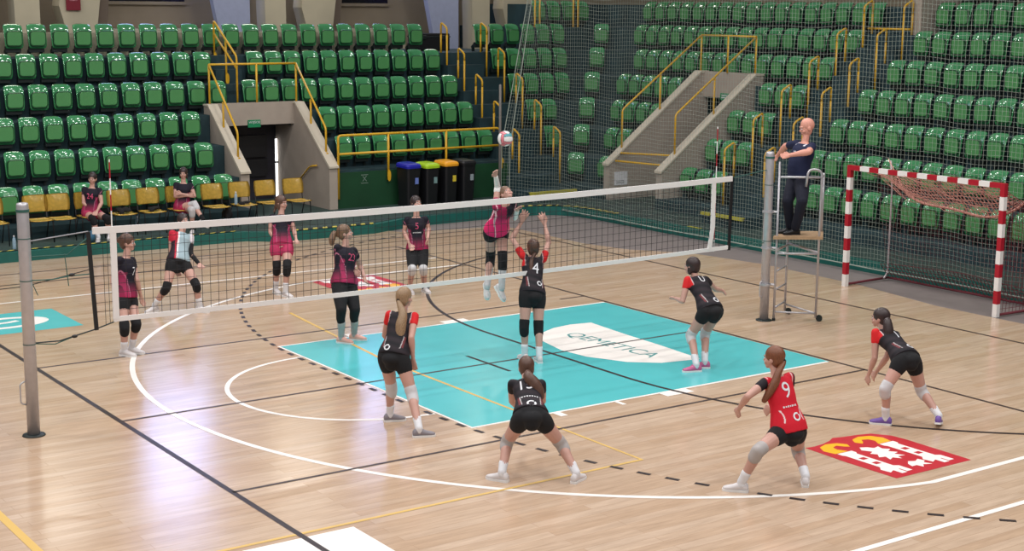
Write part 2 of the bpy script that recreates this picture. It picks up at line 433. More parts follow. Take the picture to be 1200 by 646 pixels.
# half steps in the aisles
bm = BM()
for k in range(1, 6):
    box(bm, (10.02, YF(k)-.34, T(k-1)), (11.12, YF(k), T(k)-.3))
box(bm, (9.7, 11.75, .2), (11.1, YF(0), .43)); box(bm, (9.8, YF(0)-.0, .43), (11.1, YF(1)-.36, .72))
for k in range(1, 7):
    box(bm, (XF(k)-.34, 6.2, T(k-1)), (XF(k), 7.3, T(k)-.3))
box(bm, (10.95, 6.0, .2), (XF(0), 7.25, .43))
for k in (5,): box(bm, (3.78, YF(k)-.34, T(k-1)), (4.42, YF(k), T(k)-.3))
st = struct(obj('trim_1', bm, M['riser']))
bm = BM()
box(bm, (9.7, 11.70, .38), (11.05, 11.79, .44)); box(bm, (10.9, 6.0, .38), (10.99, 7.25, .44)); box(bm, (10.3, 6.6, .2), (10.38, 7.0, .206))
obj('step_nosing', bm, mat('nosing_yellow', lin(176, 168, 60), .6), st)

# ---------------------------------------------------------------- tunnels
def slopewall(pts, ax, a0, a1):
    """pts in (along, z); extruded between a0 and a1 on the other axis"""
    bm = BM(); A = []; B = []
    for s, z in pts:
        if ax == 'y': A.append(bm.verts.new((a0, s, z))); B.append(bm.verts.new((a1, s, z)))
        else: A.append(bm.verts.new((s, a0, z))); B.append(bm.verts.new((s, a1, z)))
    bm.faces.new(A); bm.faces.new(B[::-1]); n = len(A)
    for i in range(n): bm.faces.new((A[i], A[(i+1) % n], B[(i+1) % n], B[i]))
    return bm
for nm, x in (('wall_left', TLX0), ('wall_right', TLX1-.02)):
    w_ = struct(obj(nm, slopewall([(13.12, .2), (13.12, 1.12), (TLB-.1, 2.46), (TLB+.15, 2.46), (TLB+.15, 1.95), (15.75, 1.95), (15.75, .2)], 'y', x, x+.2), M['beige']))
    bm = slopewall([(13.08, 1.12), (13.08, 1.16), (TLB-.1, 2.5), (TLB+.15, 2.5), (TLB+.15, 2.46), (TLB-.1, 2.46), (13.12, 1.12)], 'y', x-.02, x+.22)
    obj('coping', bm, mat('coping', lin(196, 186, 168), .8), w_)
bm = BM(); box(bm, (TLX0+.2, TLB, 2.0), (TLX1-.02, TLB+.15, 2.5)); hd = struct(obj('wall_back', bm, M['beige']))
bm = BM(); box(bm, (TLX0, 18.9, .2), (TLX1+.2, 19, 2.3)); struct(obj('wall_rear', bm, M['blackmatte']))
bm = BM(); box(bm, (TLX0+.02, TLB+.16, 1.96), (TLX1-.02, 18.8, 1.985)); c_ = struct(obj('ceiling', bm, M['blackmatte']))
bm = BM(); box(bm, (TLX0+.02, 15.6, .2), (5.15, 15.66, 1.96)); c_ = struct(obj('tunnel_dark_sheet', bm, mat('tunnel_dark_panel', lin(34, 32, 42), .5, noise=.4, nscale=2)))  # dark sheet standing in for the unlit depth of the tunnel
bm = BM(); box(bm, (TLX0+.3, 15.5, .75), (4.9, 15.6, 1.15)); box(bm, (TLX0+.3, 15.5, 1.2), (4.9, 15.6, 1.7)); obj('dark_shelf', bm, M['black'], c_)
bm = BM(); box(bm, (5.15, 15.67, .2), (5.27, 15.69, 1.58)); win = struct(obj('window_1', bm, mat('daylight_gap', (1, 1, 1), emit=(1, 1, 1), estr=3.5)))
bm = BM(); box(bm, (5.09, 15.63, 1.02), (5.25, 15.66, 1.06)); obj('window_bar', bm, M['black'], win)
# right tunnel
for nm, y in (('wall_left.001', TRY1-.1), ('wall_right.001', TRY0-.1)):
    w_ = struct(obj(nm, slopewall([(11.6, .2), (11.6, 1.0), (TRB-.1, 3.12), (TRB+.15, 3.12), (TRB+.15, .2)], 'x', y, y+.2), M['beige']))
    bm = slopewall([(11.56, 1.0), (11.56, 1.05), (TRB-.1, 3.17), (TRB+.15, 3.17), (TRB+.15, 3.12), (TRB-.1, 3.12)], 'x', y-.02, y+.22)
    obj('coping', bm, mat('coping_r', lin(196, 186, 168), .8), w_)
bm = BM(); box(bm, (TRB, TRY0+.1, 2.55), (TRB+.15, TRY1-.1, 3.16)); struct(obj('wall_back.001', bm, M['beige']))
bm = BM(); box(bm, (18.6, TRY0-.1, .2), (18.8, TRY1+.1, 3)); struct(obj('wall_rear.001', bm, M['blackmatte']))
bm = BM(); box(bm, (14.9, TRY0+.02, .2), (15.0, 10.0, 2.2)); struct(obj('tunnel_black_sheet', bm, M['blackmatte']))  # upright black sheet put in for the dark inside the tunnel
# upper vomitory wall at the top right
bm = BM(); box(bm, (15.95, 5.88, T(5)), (19, 6.12, 6.2)); struct(obj('wall_upper', bm, M['beige']))

# ---------------------------------------------------------------- concourse behind the far stand
bm = BM(); box(bm, (-26, YR(5)+.55, T(5)), (9.3, YR(5)+.75, 4.02)); struct(obj('wall_low', bm, M['beige2']))
bm = BM(); box(bm, (-26, 20.6, 3), (20.6, 20.9, 12)); back = struct(obj('wall_far', bm, M['brown']))
bm = BM(); box(bm, (20.3, -18, 4), (20.6, 20.9, 12)); struct(obj('wall_side', bm, M['brown']))
wn = 2
for a, b in ((-7.5, -1.6), (2.45, 5.1), (8.75, 11.1)):
    bm = BM(); box(bm, (a, 20.52, 4.72), (b, 20.6, 7.5)); w_ = struct(obj('window_%d' % wn, bm, M['darkglass'])); wn += 1
    bm = BM(); box(bm, (a-.05, 20.5, 4.64), (b+.05, 20.6, 4.72)); obj('window_sill', bm, M['brown'], w_)
bm = BM()
for a, b in ((-6, -.6), (1.75, 5.4), (8.2, 11.0)):
    box(bm, (a, 19.4, 3.4), (b, 20.5, 4.05))
struct(obj('trim_2', bm, M['beige2']))
def slab(name, quad, y0, y1, m, parent=None):
    """quad in (x, z)"""
    bm = BM(); A = [bm.verts.new((x, y0, z)) for x, z in quad]; B = [bm.verts.new((x, y1, z)) for x, z in quad]
    bm.faces.new(A); bm.faces.new(B[::-1]); n = len(A)
    for i in range(n): bm.faces.new((A[i], A[(i+1) % n], B[(i+1) % n], B[i]))
    return obj(name, bm, m, parent)
def bay(x):
    p = thing('concrete_frame', (x, 19, 3.2), None, None)
    return p
cn = 1
for bx in (-1.3, 4.95, 11.2):
    # pale blue fin, beige pilaster, slanting legs
    parts = []
    s1 = slab('wall_fin', [(bx+.55, 3.1), (bx+1.2, 3.1), (bx+1.2, 8), (bx-.6, 8), (bx+.2, 4.8)], 18.9, 19.1, M['bluewall']); s1['kind'] = 'structure'; s1.name = 'wall_fin_%d' % cn
    s2 = slab('column', [(bx+1.55, 3.1), (bx+2.1, 3.1), (bx+2.1, 8), (bx+1.45, 8)], 18.7, 19.2, M['beige2']); s2['kind'] = 'structure'; s2.name = 'column_%d' % cn
    s3 = slab('slanting_leg', [(bx+2.95, 3.1), (bx+3.3, 3.1), (bx+3.55, 4.9), (bx+3.7, 8), (bx+2.9, 8), (bx+2.55, 4.6)], 18.7, 19.2, M['beige2'], s2)
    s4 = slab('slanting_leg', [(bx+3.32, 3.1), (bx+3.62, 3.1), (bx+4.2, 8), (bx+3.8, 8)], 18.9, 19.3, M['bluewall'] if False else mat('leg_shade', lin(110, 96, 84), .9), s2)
    cn += 1

# bright high windows in the far wall (daylight that mirrors in the floor)
sky = mat('daylight_window', (1, 1, 1), emit=(.42, .52, 1), estr=10)
for i, (a, b, z0, z1) in enumerate(((3.7, 5.5, 5.6, 9.6), (9.7, 11.0, 5.6, 8.0))):
    bm = BM(); box(bm, (a, 20.50, z0), (b, 20.55, z1)); w_ = struct(obj('window_%d' % (5+i), bm, sky))
    bm = BM()
    for q in (.33, .66): box(bm, (a+(b-a)*q-.03, 20.46, z0), (a+(b-a)*q+.03, 20.5, z1))
    for q in (0, .5, 1): box(bm, (a-.05, 20.46, z0+(z1-z0)*q-.04), (b+.05, 20.5, z0+(z1-z0)*q+.04))
    obj('window_frame', bm, M['dark'], w_)
# ================================================================ stadium seats
def pill(w, h, y0, y1, cz, r, n=5, bow=0, taper=0):
    """rounded-rectangle slab facing -y, returns rings front->back"""
    pts = []
    for cx_, cz_, a0 in ((w/2-r, h/2-r, 0), (-w/2+r, h/2-r, PI/2), (-w/2+r, -h/2+r, PI), (w/2-r, -h/2+r, 3*PI/2)):
        for i in range(n+1):
            a = a0+PI/2*i/n; pts.append((cx_+r*math.cos(a), cz_+r*math.sin(a)))
    return pts
def slabring(pts, y, cz, s=1, tilt=0, tp=0):
    return [V((x*s*(1-tp*(z > 0)*z), y + z*tilt + 0*x, cz+z*s)) for x, z in pts]
def make_seat():
    root = thing('stadium_seat')
    # folded pan: square with raised rim and flat inner field
    p = pill(.355, .335, 0, 0, 0, .07)
    bm = BM()
    loft(bm, [slabring(p, .0, .40, .97, -.05), slabring(p, -.045, .40, 1, -.05), slabring(p, -.062, .40, .96, -.05), slabring(p, -.062, .40, .88, -.05)], cap=False)
    vs = [bm.verts.new(v) for v in slabring(p, .0, .40, .97, -.05)]; bm.faces.new(vs)
    bmesh.ops.remove_doubles(bm, verts=bm.verts, dist=1e-4)
    pn_ = obj('seat_pan', bm, M['rim'], root)
    bm = BM(); loft(bm, [slabring(p, -.058, .403, .88, -.05), slabring(p, -.064, .403, .84, -.05)]); obj('pan_face', bm, M['pan'], pn_)
    # back shell: curved, wider, with a lip that rolls backwards
    bm = BM(); rows = []
    nx = 12
    prof = [(.20, .06, .30), (.205, .035, .36), (.25, .03, .39), (.36, .04, .405), (.48, .06, .41), (.575, .085, .41), (.63, .105, .41), (.668, .128, .395), (.69, .158, .365), (.695, .195, .32), (.675, .215, .31)]
    for z, y, w in prof:
        r_ = []
        for i in range(nx+1):
            q = i/nx*2-1; x = q*w/2
            wing = -.05*(abs(q)**3)
            rz = -.03*(abs(q)**5) if z > .6 else 0
            r_.append(bm.verts.new((x, y+wing, z+rz)))
        rows.append(r_)
    for a, b in zip(rows, rows[1:]):
        for i in range(nx): bm.faces.new((a[i], a[i+1], b[i+1], b[i]))
    o = obj('backrest', bm, M['seat'], root, smooth=True)
    sd = bmesh.new(); sd.from_mesh(o.data); bmesh.ops.solidify(sd, geom=sd.faces[:], thickness=-.02); bmesh.ops.recalc_face_normals(sd, faces=sd.faces); sd.to_mesh(o.data); sd.free(); o.data.shade_smooth()
    # bracket to the riser
    bm = BM(); box(bm, (-.17, .06, .10), (.17, .13, .24), .012)
    for s in (-.13, .13):
        obox(bm, (s, .12, .20), (s, .26, .10), .035, .05); box(bm, (s-.03, .17, .0), (s+.03, .22, .16))
    obj('bracket', bm, M['dark'], root)
    return root
ORD = ['first', 'second', 'third', 'fourth', 'fifth', 'sixth', 'seventh', 'eighth', 'ninth', 'tenth', 'eleventh', 'twelfth', 'thirteenth', 'fourteenth', 'fifteenth', 'sixteenth', 'seventeenth', 'eighteenth', 'nineteenth', 'twentieth', 'twenty-first', 'twenty-second', 'twenty-third']
ROWN = ['lowest', 'second', 'third', 'fourth', 'fifth', 'sixth', 'seventh', 'eighth']
seat0 = make_seat(); seat_used = [False]; nseat = [0]
def place_seat(loc, rz, label, group):
    nseat[0] += 1
    if not seat_used[0]:
        seat_used[0] = True; seat0.location = loc; seat0.rotation_euler = (0, 0, rz); tag(seat0, label, 'seat', group); return seat0
    return dup(seat0, loc, rz, label, group)
far_rows = {  # level: list of (first x, count, section words)
    0: [(None, 'between the net pole and the far tunnel')],
}
def row_far(k, xs, sec, grp):
    for i, x in enumerate(xs):
        lab = 'folded green seat %s from left, %s row up, %s' % (ORD[i], ROWN[k], sec)
        place_seat((x, YR(k), T(k)), 0, lab, grp)
def xsat(u, v, k, n, s=.5, pan=.40):
    x = at(u, v, 1, YR(k)).x; return [x + s*i for i in range(n)]
GL = 'folded green seats left of the far tunnel'; GR = 'folded green seats right of the far tunnel'; GW = 'folded green seats in the corner wedge'
def lsp(u0, u1, v, k, n):
    a = at(u0, v, 1, YR(k)).x; b = at(u1, v, 1, YR(k)).x; return [a+(b-a)*i/(n-1) for i in range(n)]
row_far(0, xsat(9.4, 232, 0, 10), 'left of far tunnel', GL)
row_far(1, xsat(-12, 199, 1, 10), 'left of far tunnel', GL)
row_far(2, xsat(5.4, 156, 2, 9), 'left of far tunnel', GL)
row_far(3, lsp(-12, 255.7, 116, 3, 11), 'left of far tunnel', GL)
row_far(4, lsp(3, 237.5, 79, 4, 10), 'left of the small stairs', GL)
row_far(5, lsp(-12, 487, 45, 5, 22), 'of the far stand', GL)
row_far(4, lsp(299, 507.4, 74, 4, 11), 'right of the small stairs', GR)
row_far(3, lsp(294.5, 527.9, 105, 3, 12), 'right from above tunnel', GR)
row_far(2, lsp(384.7, 546, 139, 2, 9), 'right of far tunnel', GR)
row_far(1, lsp(403.7, 569, 170, 1, 9), 'behind the yellow barrier', GR)
for k, n in ((1, 1), (2, 2), (3, 4), (4, 5), (5, 6)):
    row_far(k, [11.86 - .05*k + .5*i for i in range(n)], 'in the corner wedge', GW)
for k in range(6):
    place_seat((12.0+.72*k, 13.0+.72*k, T(k)), -PI/4, 'lone green seat turned diagonally in the corner column, %s from the bottom' % ORD[k], 'single seats in the corner column')
def row_right(k, ys, sec, grp, word='left'):
    for i, y in enumerate(ys):
        place_seat((XR(k), y, T(k)), -PI/2, 'folded green seat %s from left, %s row up, %s' % (ORD[i], ROWN[k], sec), grp)
GA = 'folded green seats between the corner and the netted tunnel'; GB = 'folded green seats between the netted tunnel and the steps'; GC = 'folded green seats behind the handball goal'
lastu = {0: (841, 206), 1: (871, 177), 2: (897, 145), 3: (935, 112), 4: (968, 81), 5: (1000, 50), 6: (1027, 18)}
for k in range(7):
    hi = 11.95 + .66*k; a_ = at(*lastu[k], 0, XR(k)).y
    if k < 4:
        y = hi; ys = []
        while y > TRY1+.3: ys.append(y); y -= .5
        row_right(k, ys, 'left of netted tunnel', GA)
        y = a_; ys = []
        while y < TRY0-.3: ys.append(y); y += .5
        row_right(k, ys[::-1], 'between tunnel and steps', GB)
    else:
        n = int((hi-a_)/.5); row_right(k, [a_+.5*(n-i) for i in range(n+1)], 'above the netted tunnel', GA)
row_far(6, [14.0+.5*i for i in range(4)], 'top of corner wedge', GW)
starts = {0: 5.65, 1: 5.8, 2: 5.87, 3: 5.77, 4: 5.64, 5: 5.57, 6: 5.59, 7: 5.6}
for k in range(8):
    if k < 2: n = 15
    else: n = 14 - k + 1
    if k == 7: n = 7
    row_right(k, [starts[k] - .5*i for i in range(n)], 'right of the right-hand steps', GC)
print('SEATS', nseat[0])

# ================================================================ yellow railings
R_ = .024
def rail(name, segs, label, cat, plates=(), group=None, r=R_):
    """segs: list of polylines; first is the main rail"""
    o0 = V(segs[0][0]); base = thing(name, (o0.x, o0.y, 0), label, cat, group)
    for i, s in enumerate(segs):
        bm = BM(); tube(bm, roundpath(s, .08), r, 8)
        obj('rail' if i == 0 else 'post', bm, M['yellow'], base, True, loc=base.location)
    for p, nrm in plates:
        bm = BM(); p = V(p); nrm = V(nrm)
        s = nrm.cross(V((0, 0, 1)))
        loft(bm, [ring(p, s*.045, V((0, 0, .13)), 16), ring(p+nrm*.012, s*.045, V((0, 0, .13)), 16)])
        obj('fixing_plate', bm, M['yellow'], base, loc=base.location)
    return base
def hoop(p, d, k, label, group):
    """step hoop: low post on level k-1, high post on level k; d = direction up the stand"""
    p = V(p); a = p - d*.16; b = p + d*.12
    zl = T(k-1)+.315 if k else .2
    segs = [[(a.x, a.y, T(k)+.45), (a.x, a.y, T(k)+.62), (b.x, b.y, T(k)+.76), (b.x, b.y, T(k)+.45)], [(a.x, a.y, zl-.31 if k else zl), (a.x, a.y, T(k)+.46)], [(b.x, b.y, T(k)), (b.x, b.y, T(k)+.46)]]
    return rail('step_handrail', segs, label, 'handrail', group=group)
gl = 'yellow step handrails at the corner steps'
for k in range(1, 6):
    hoop((10.33-.05*k, YF(k)-.05, 0), V((0, 1, 0)), k, 'yellow hoop handrail on the left side of corner steps, %s from the bottom' % ORD[k-1], gl)
    hoop((11.56-.055*k, YF(k)-.05, 0), V((0, 1, 0)), k, 'yellow hoop handrail on the right side of corner steps, %s from the bottom' % ORD[k-1], gl)
gl = 'yellow step handrails beside the right-hand steps'
for k in range(1, 7):
    hoop((XF(k)-.05, 7.86-.108*k, 0), V((1, 0, 0)), k, 'yellow hoop handrail left of the right-hand steps, %s from the bottom' % ORD[k-1], gl)
    hoop((XF(k)-.05, 6.62-.09*k, 0), V((1, 0, 0)), k, 'yellow hoop handrail right of the right-hand steps, %s from the bottom' % ORD[k-1], gl)
# low bar across the top of the corner steps, and across the right-hand steps
rail('aisle_bar', [[tuple(at(521, 66, 1, 16.3)), tuple(at(563, 66, 1, 16.3))]], 'short yellow bar across the top of the corner steps', 'railing')
rail('aisle_bar', [[(XF(6)+.1, 7.35, T(6)+.12), (XF(6)+.1, 6.15, T(6)+.12)]], 'short yellow bar across the right-hand steps near the top', 'railing')
# barrier over the green panel right of the far tunnel
yb = YF(1)-.07
seg = [[(5.47, yb, .42), (5.47, yb, 1.83), (9.75, yb, 1.83), (9.86, yb+.02, 1.75), (9.86, yb+.02, .95)], [(5.47, yb, 1.42), (9.86, yb, 1.42)]]
for x in (6.75, 8.3): seg.append([(x, yb, .78), (x, yb, 1.83)])
rail('yellow_barrier', seg, 'long yellow two-rail barrier above the bins and green wall panel', 'railing', plates=[((x, yb-.03, .88), (0, -1, 0)) for x in (6.75, 8.3)] + [((9.86, yb-.03, 1.0), (0, -1, 0))], r=.028)
# railing round the top of the far tunnel
zt = 2.48; ztop = 3.36; xl, xr = TLX0+.1, TLX1+.08; yt = TLB+.05
seg = [[(xl, yt, ztop), (xr, yt, ztop)]]
for x in (xl, (xl+xr)/2+.08, xr): seg.append([(x, yt, zt), (x, yt, ztop)])
for x in (xl, xr):
    seg.append([(x, yt, ztop), (x, 13.45, 1.98), (x, 13.45, 1.22)]); seg.append([(x, 14.15, 1.78), (x, 14.15, 2.58)])
rail('tunnel_railing', seg, 'yellow railing standing on the walls of the far tunnel', 'railing', plates=[((x, 13.40, 1.32), (0, -1, 0)) for x in (xl, xr)] + [((x, 14.10, 1.84), (0, -1, 0)) for x in (xl, xr)])
# inner wall rail of far tunnel
rail('wall_handrail', [[at(344, 219, 0, TLX1-.07), at(363, 195, 0, TLX1-.07), at(371, 194, 0, TLX1-.07)]], 'sloping yellow handrail on the inner wall of the far tunnel', 'handrail', r=.02)
# sloping double rail above the far tunnel
rail('stair_railing', [[(4.0, 15.1, 2.3), (4.0, 15.1, 3.52), (4.05, 16.4, 4.30), (4.05, 16.4, 3.45)], [(4.0, 15.1, 3.25), (4.05, 16.4, 4.0)], [(4.02, 15.7, 2.9), (4.02, 15.7, 3.86)]],
     'sloping yellow double handrail rising behind the far tunnel', 'handrail', plates=[((4.02, 15.65, 3.0), (0, -1, 0)), ((4.05, 16.35, 3.45), (0, -1, 0))])
# railing on the right tunnel
yl, yr_ = TRY1, TRY0; xt = TRB-.02; zt = 3.14; ztop = 4.02
seg = [[(xt, yl, ztop), (xt, yr_, ztop)]]
for y in (yl, (yl+yr_)/2, yr_): seg.append([(xt, y, zt), (xt, y, ztop)])
for y in (yl, yr_):
    seg.append([(xt, y, ztop), (12.05, y, 2.3), (12.05, y, 1.3)])
    for x in (13.2,): seg.append([(x, y, 2.1), (x, y, 3.1)])
rail('tunnel_railing', seg, 'yellow railing standing on the walls of the tunnel behind the net', 'railing')
rail('wall_handrail', [[(11.9, TRY1-.14, 1.30), (13.6, TRY0+.2, 1.22)]], 'upper yellow bar between the netted tunnel walls', 'handrail')
rail('wall_handrail', [[(11.75, TRY1-.14, 1.12), (13.0, TRY0+.2, 1.0)]], 'lower yellow bar between the netted tunnel walls', 'handrail')
rail('concourse_railing', [[(13.62, 17.0, T(5)), (13.62, 17.0, 4.9)], [(13.78, 17.0, T(5)+.2), (13.78, 17.0, 4.9)]], 'yellow upright pair at the left top of the corner wedge', 'railing')
rail('concourse_railing', [[(14.92, 17.0, 3.9), (14.92, 17.0, 4.9)], [(15.08, 17.0, 3.9), (15.08, 17.0, 4.9)]], 'yellow upright pair at the right top of the corner wedge', 'railing')
rail('concourse_railing', [[(14.1, 16.98, 3.86), (15.05, 16.98, 3.86)], [(13.7, 16.98, 3.62), (15.25, 16.98, 3.62)]], 'two short yellow bars across the top of the corner wedge', 'railing')
# ================================================================ things by the far stand
# exit sign and red sign
t = at(298, 145, 1, TLB-.02)
s = thing('exit_sign', (t.x, TLB, t.z), 'small green exit sign on the beige lintel of the far tunnel', 'sign')
bm = BM(); box(bm, (-.155, -.03, -.085), (.155, -.002, .085), .006, 1); obj('sign_board', bm, M['exitgreen'], s)
tb = text_bm('WYJŚCIE', .07, .001); bmesh.ops.transform(tb, matrix=Matrix.Translation((0, -.033, .03)) @ Matrix.Rotation(PI/2, 4, 'X'), verts=tb.verts); obj('lettering', tb, M['paper'], s)
t = at(849.5, 113.5, 0, TRB-.01)
s = thing('exit_sign', (TRB, t.y, t.z), 'small green exit sign on the lintel of the tunnel behind the net', 'sign')
bm = BM(); box(bm, (-.03, -.15, -.085), (-.002, .15, .085), .006, 1); obj('sign_board', bm, M['exitgreen'], s)
bm = BM()
for q in (.02, -.03): box(bm, (-.032, -.10, q), (-.03, .10, q+.02))
obj('sign_stripes', bm, M['paper'], s)
t = at(85.5, 2, 1, 18.66)
s = thing('fire_point_sign', (t.x, 18.66, t.z), 'dark red hydrant sign on the slanting concrete leg at top left', 'sign')
bm = BM(); box(bm, (-.17, -.03, -.2), (.17, 0, .3), .006, 1); obj('sign_board', bm, mat('sign_red', lin(120, 14, 36), .4), s)
bm = BM(); loft(bm, [ring(V((0, -.034, .1)), V((.07, 0, 0)), V((0, 0, .07)), 16), ring(V((0, -.03, .1)), V((.07, 0, 0)), V((0, 0, .07)), 16)])
for q in ((-.09, .02, .09, .03), (-.09, .17, .09, .18), (-.09, .02, -.08, .18), (.08, .02, .09, .18)): box(bm, (q[0], -.034, q[1]), (q[2], -.03, q[3]))
obj('hose_symbol', bm, mat('sign_pink', lin(190, 120, 130), .5), s)
# black cabinet at the end of the top row
bm = BM(); c_ = at(515, 60, 1, 17.2)
s = thing('equipment_case', (10.72, 17.75, T(5)+.25), 'black equipment case behind the right end of the top far row', 'case')
bm = BM(); box(bm, (-.5, -.25, -.25), (.5, .25, .2), .03); obj('case_body', bm, M['blackmatte'], s)
bm = BM(); box(bm, (-.51, -.26, .10), (.51, .26, .13), .005, 1); obj('lid_seam', bm, M['dark'], s)
for sx in (-.3, .3):
    bm = BM(); box(bm, (sx-.05, -.28, .05), (sx+.05, -.25, .15), .008, 1); obj('latch', bm, M['dark'], s)

# bins
def bin_(x, y, h, body, lid, label, mark, rz=.12):
    s = thing('waste_bin', (x, y, .2), label, 'bin', 'waste bins against the green wall', rz)
    bm = BM(); rows = []
    for z, w, d in ((0, .15, .17), (.03, .16, .18), (h-.1, .19, .22), (h-.06, .195, .225)):
        p = pill(2*w, 2*d, 0, 0, 0, .05, 3); rows.append([V((a, b, z)) for a, b in p])
    loft(bm, rows); obj('bin_body', bm, body, s)
    bm = BM(); rows = []
    for z, w, d, oy in ((h-.06, .205, .235, 0), (h-.01, .207, .238, 0), (h+.03, .19, .215, .01), (h+.045, .15, .17, .02)):
        p = pill(2*w, 2*d, 0, 0, 0, .06, 3); rows.append([V((a, b+oy, z + .05*(b+.27))) for a, b in p])
    loft(bm, rows); L = obj('lid', bm, lid, s)
    bm = BM(); box(bm, (-.07, -.13, h+.03), (.07, -.09, h+.05), .01, 1); obj('lid_grip', bm, lid, L)
    bm = BM(); box(bm, (.02, -.222, h*.55), (.11, -.205, h*.55+.14)); obj('sticker', bm, mark, s)
    bm = BM()
    for q in (-.12, .12): tube(bm, [(q-.03, .17, .06), (q+.03, .17, .06)], .05, 12)
    obj('wheel', bm, M['black'], s)
xs = [at(478, 236, 2, .2), at(505, 234, 2, .2)]
bx = [tuple(at(u, v, 2, .2))[:2] for u, v in ((476.5, 240.5), (495, 238), (513.5, 235.5), (532, 233.5))]
bx = [(x_, min(12.82, y_)) for x_, y_ in bx]; print('BINS', bx)
bin_(*bx[0], .92, M['black'], M['bluelid'], 'black wheeled bin with a blue lid', mat('sticker_blue', lin(110, 130, 200), .5))
bin_(*bx[1], .90, M['black'], M['limelid'], 'black wheeled bin with a lime green lid', mat('sticker_grey', lin(120, 150, 150), .5))
bin_(*bx[2], .92, M['black'], M['orangelid'], 'black wheeled bin with an orange lid and yellow sticker', mat('sticker_yellow', lin(220, 196, 60), .5))
bin_(*bx[3], .92, M['black'], M['black'], 'all-black wheeled bin with a black lid, rightmost bin', mat('sticker_pale', lin(150, 160, 166), .5))

# plywood chairs in front of the far stand
def make_chair():
    s = thing('plywood_chair')
    bm = BM(); rows = []
    for z, y, w in ((.55, .2, .42), (.57, .2, .46), (.66, .215, .49), (.77, .235, .49), (.85, .26, .46), (.87, .27, .42)):
        r_ = []
        for i in range(9):
            q = i/8*2-1; r_.append((q*w/2, y-.035*q*q, z))
        rows.append(r_)
    R = [[bm.verts.new(p) for p in r] for r in rows]
    for a, b in zip(R, R[1:]):
        for i in range(8): bm.faces.new((a[i], a[i+1], b[i+1], b[i]))
    bmesh.ops.solidify(bm, geom=bm.faces[:], thickness=.012); obj('backrest', bm, M['plywood'], s, True)
    bm = BM(); R = []
    for y, z in ((-.24, .425), (-.2, .44), (-.05, .432), (.1, .43), (.17, .445)):
        R.append([bm.verts.new((q*.23, y, z-.012*(1-abs(q)))) for q in (-1, -.6, -.2, .2, .6, 1)])
    for a, b in zip(R, R[1:]):
        for i in range(5): bm.faces.new((a[i], a[i+1], b[i+1], b[i]))
    bmesh.ops.solidify(bm, geom=bm.faces[:], thickness=.014); obj('seat', bm, M['plywood'], s, True)
    for sx in (-.215, .215):
        bm = BM(); tube(bm, roundpath([(sx, -.2, 0), (sx, -.18, .41), (sx, .17, .41), (sx*1.0, .25, .82)], .05), .011, 8)
        tube(bm, [(sx, .08, .41), (sx, .26, 0)], .011, 8); obj('leg_frame', bm, M['black'], s, True)
    bm = BM(); box(bm, (-.22, .03, .395), (.22, .07, .42)); obj('crossbar', bm, M['black'], s)
    return s
CH = [(-13, 240), (40, 239), (66, 239), (100, 238), (138, 238), (172, 236), (206, 235), (247, 230), (279, 229), (309, 227), (342, 226)]
LB = ['at the left edge of the picture', 'hidden by the left net pole', 'just right of the left net pole', 'under the seated player left', 'holding a black jacket, right of the left seated player', 'holding a flat black garment, left of the right seated player', 'under the cross-legged seated player', 'with a black bag hanging, right of the cross-legged player', 'in front of the end of the left tunnel wall', 'in front of the dark tunnel opening', 'last of the line, before the right tunnel wall']
CY = 12.05; chairs = []
for i, ((u, v), lb) in enumerate(zip(CH, LB)):
    p = at(u, v, 1, CY+.24); lab = 'yellow plywood chair %s' % lb
    if i == 0:
        c0_ = make_chair(); c0_.location = (p.x, CY, .2); tag(c0_, lab, 'chair', 'plywood chairs in front of the far stand'); chairs.append(c0_)
    else: chairs.append(dup(c0_, (p.x, CY, .2), 0, lab))
def cloth(name, cx, cy, cz, sx, sy, sz, label, cat, seed, m=None):
    rnd = random.Random(seed); s = thing(name, (cx, cy, cz-sz), label, cat)
    bm = BM()
    for i in range(7): ellipsoid(bm, (rnd.uniform(-.5, .5)*sx, rnd.uniform(-.4, .4)*sy, sz*.5+rnd.uniform(-.2, .3)*sz), sx*rnd.uniform(.35, .6), sy*rnd.uniform(.3, .6), sz*rnd.uniform(.3, .6))
    tube(bm, [(-sx*.3, -sy*.5, sz*.5), (-sx*.35, -sy*.8, 0), (-sx*.32, -sy*.85, -sz*.8)], [.04, .05, .035])
    link('folds', voxel(bm, .018, 2), m or M['blackmatte'], s); return s
def cx(i): return chairs[i].location.x
cloth('jacket', cx(4)+.02, CY+.04, .2+.53, .18, .14, .08, 'crumpled black jacket on the chair right of the left seated player', 'jacket', 1)
cloth('garment', cx(5)+.04, CY+.04, .2+.50, .17, .13, .05, 'flat black garment on the chair left of the cross-legged player', 'clothing', 2)
cloth('rucksack', cx(7)+.24, CY-.02, .2+.36, .12, .12, .18, 'black rucksack hanging between two chairs right of the cross-legged player', 'bag', 3)
cloth('folded_top', cx(8)+.02, CY+.04, .2+.48, .17, .12, .04, 'thin black top on the chair before the left tunnel wall', 'clothing', 4)
def bottle(p, h, label):
    s = thing('water_bottle', p, label, 'bottle', None)
    bm = BM(); rr = [ring(V((0, 0, z)), V((r, 0, 0)), V((0, r, 0)), 12) for z, r in ((0, .03), (.01, .034), (h*.6, .034), (h*.8, .026), (h*.88, .013), (h*.95, .013))]
    loft(bm, rr); obj('bottle_body', bm, M['bottle'], s, True)
    bm = BM(); loft(bm, [ring(V((0, 0, z)), V((.016, 0, 0)), V((0, .016, 0)), 12) for z in (h*.93, h)]); obj('cap', bm, M['paper'], s)
    return s
p = at(161, 270, 2, .2); bottle((p.x, p.y, .2), .28, 'clear water bottle on the platform below the crumpled jacket')
p = at(17, 292, 2, .2); bottle((p.x, p.y, .2), .25, 'clear water bottle on the platform left of the left net pole')
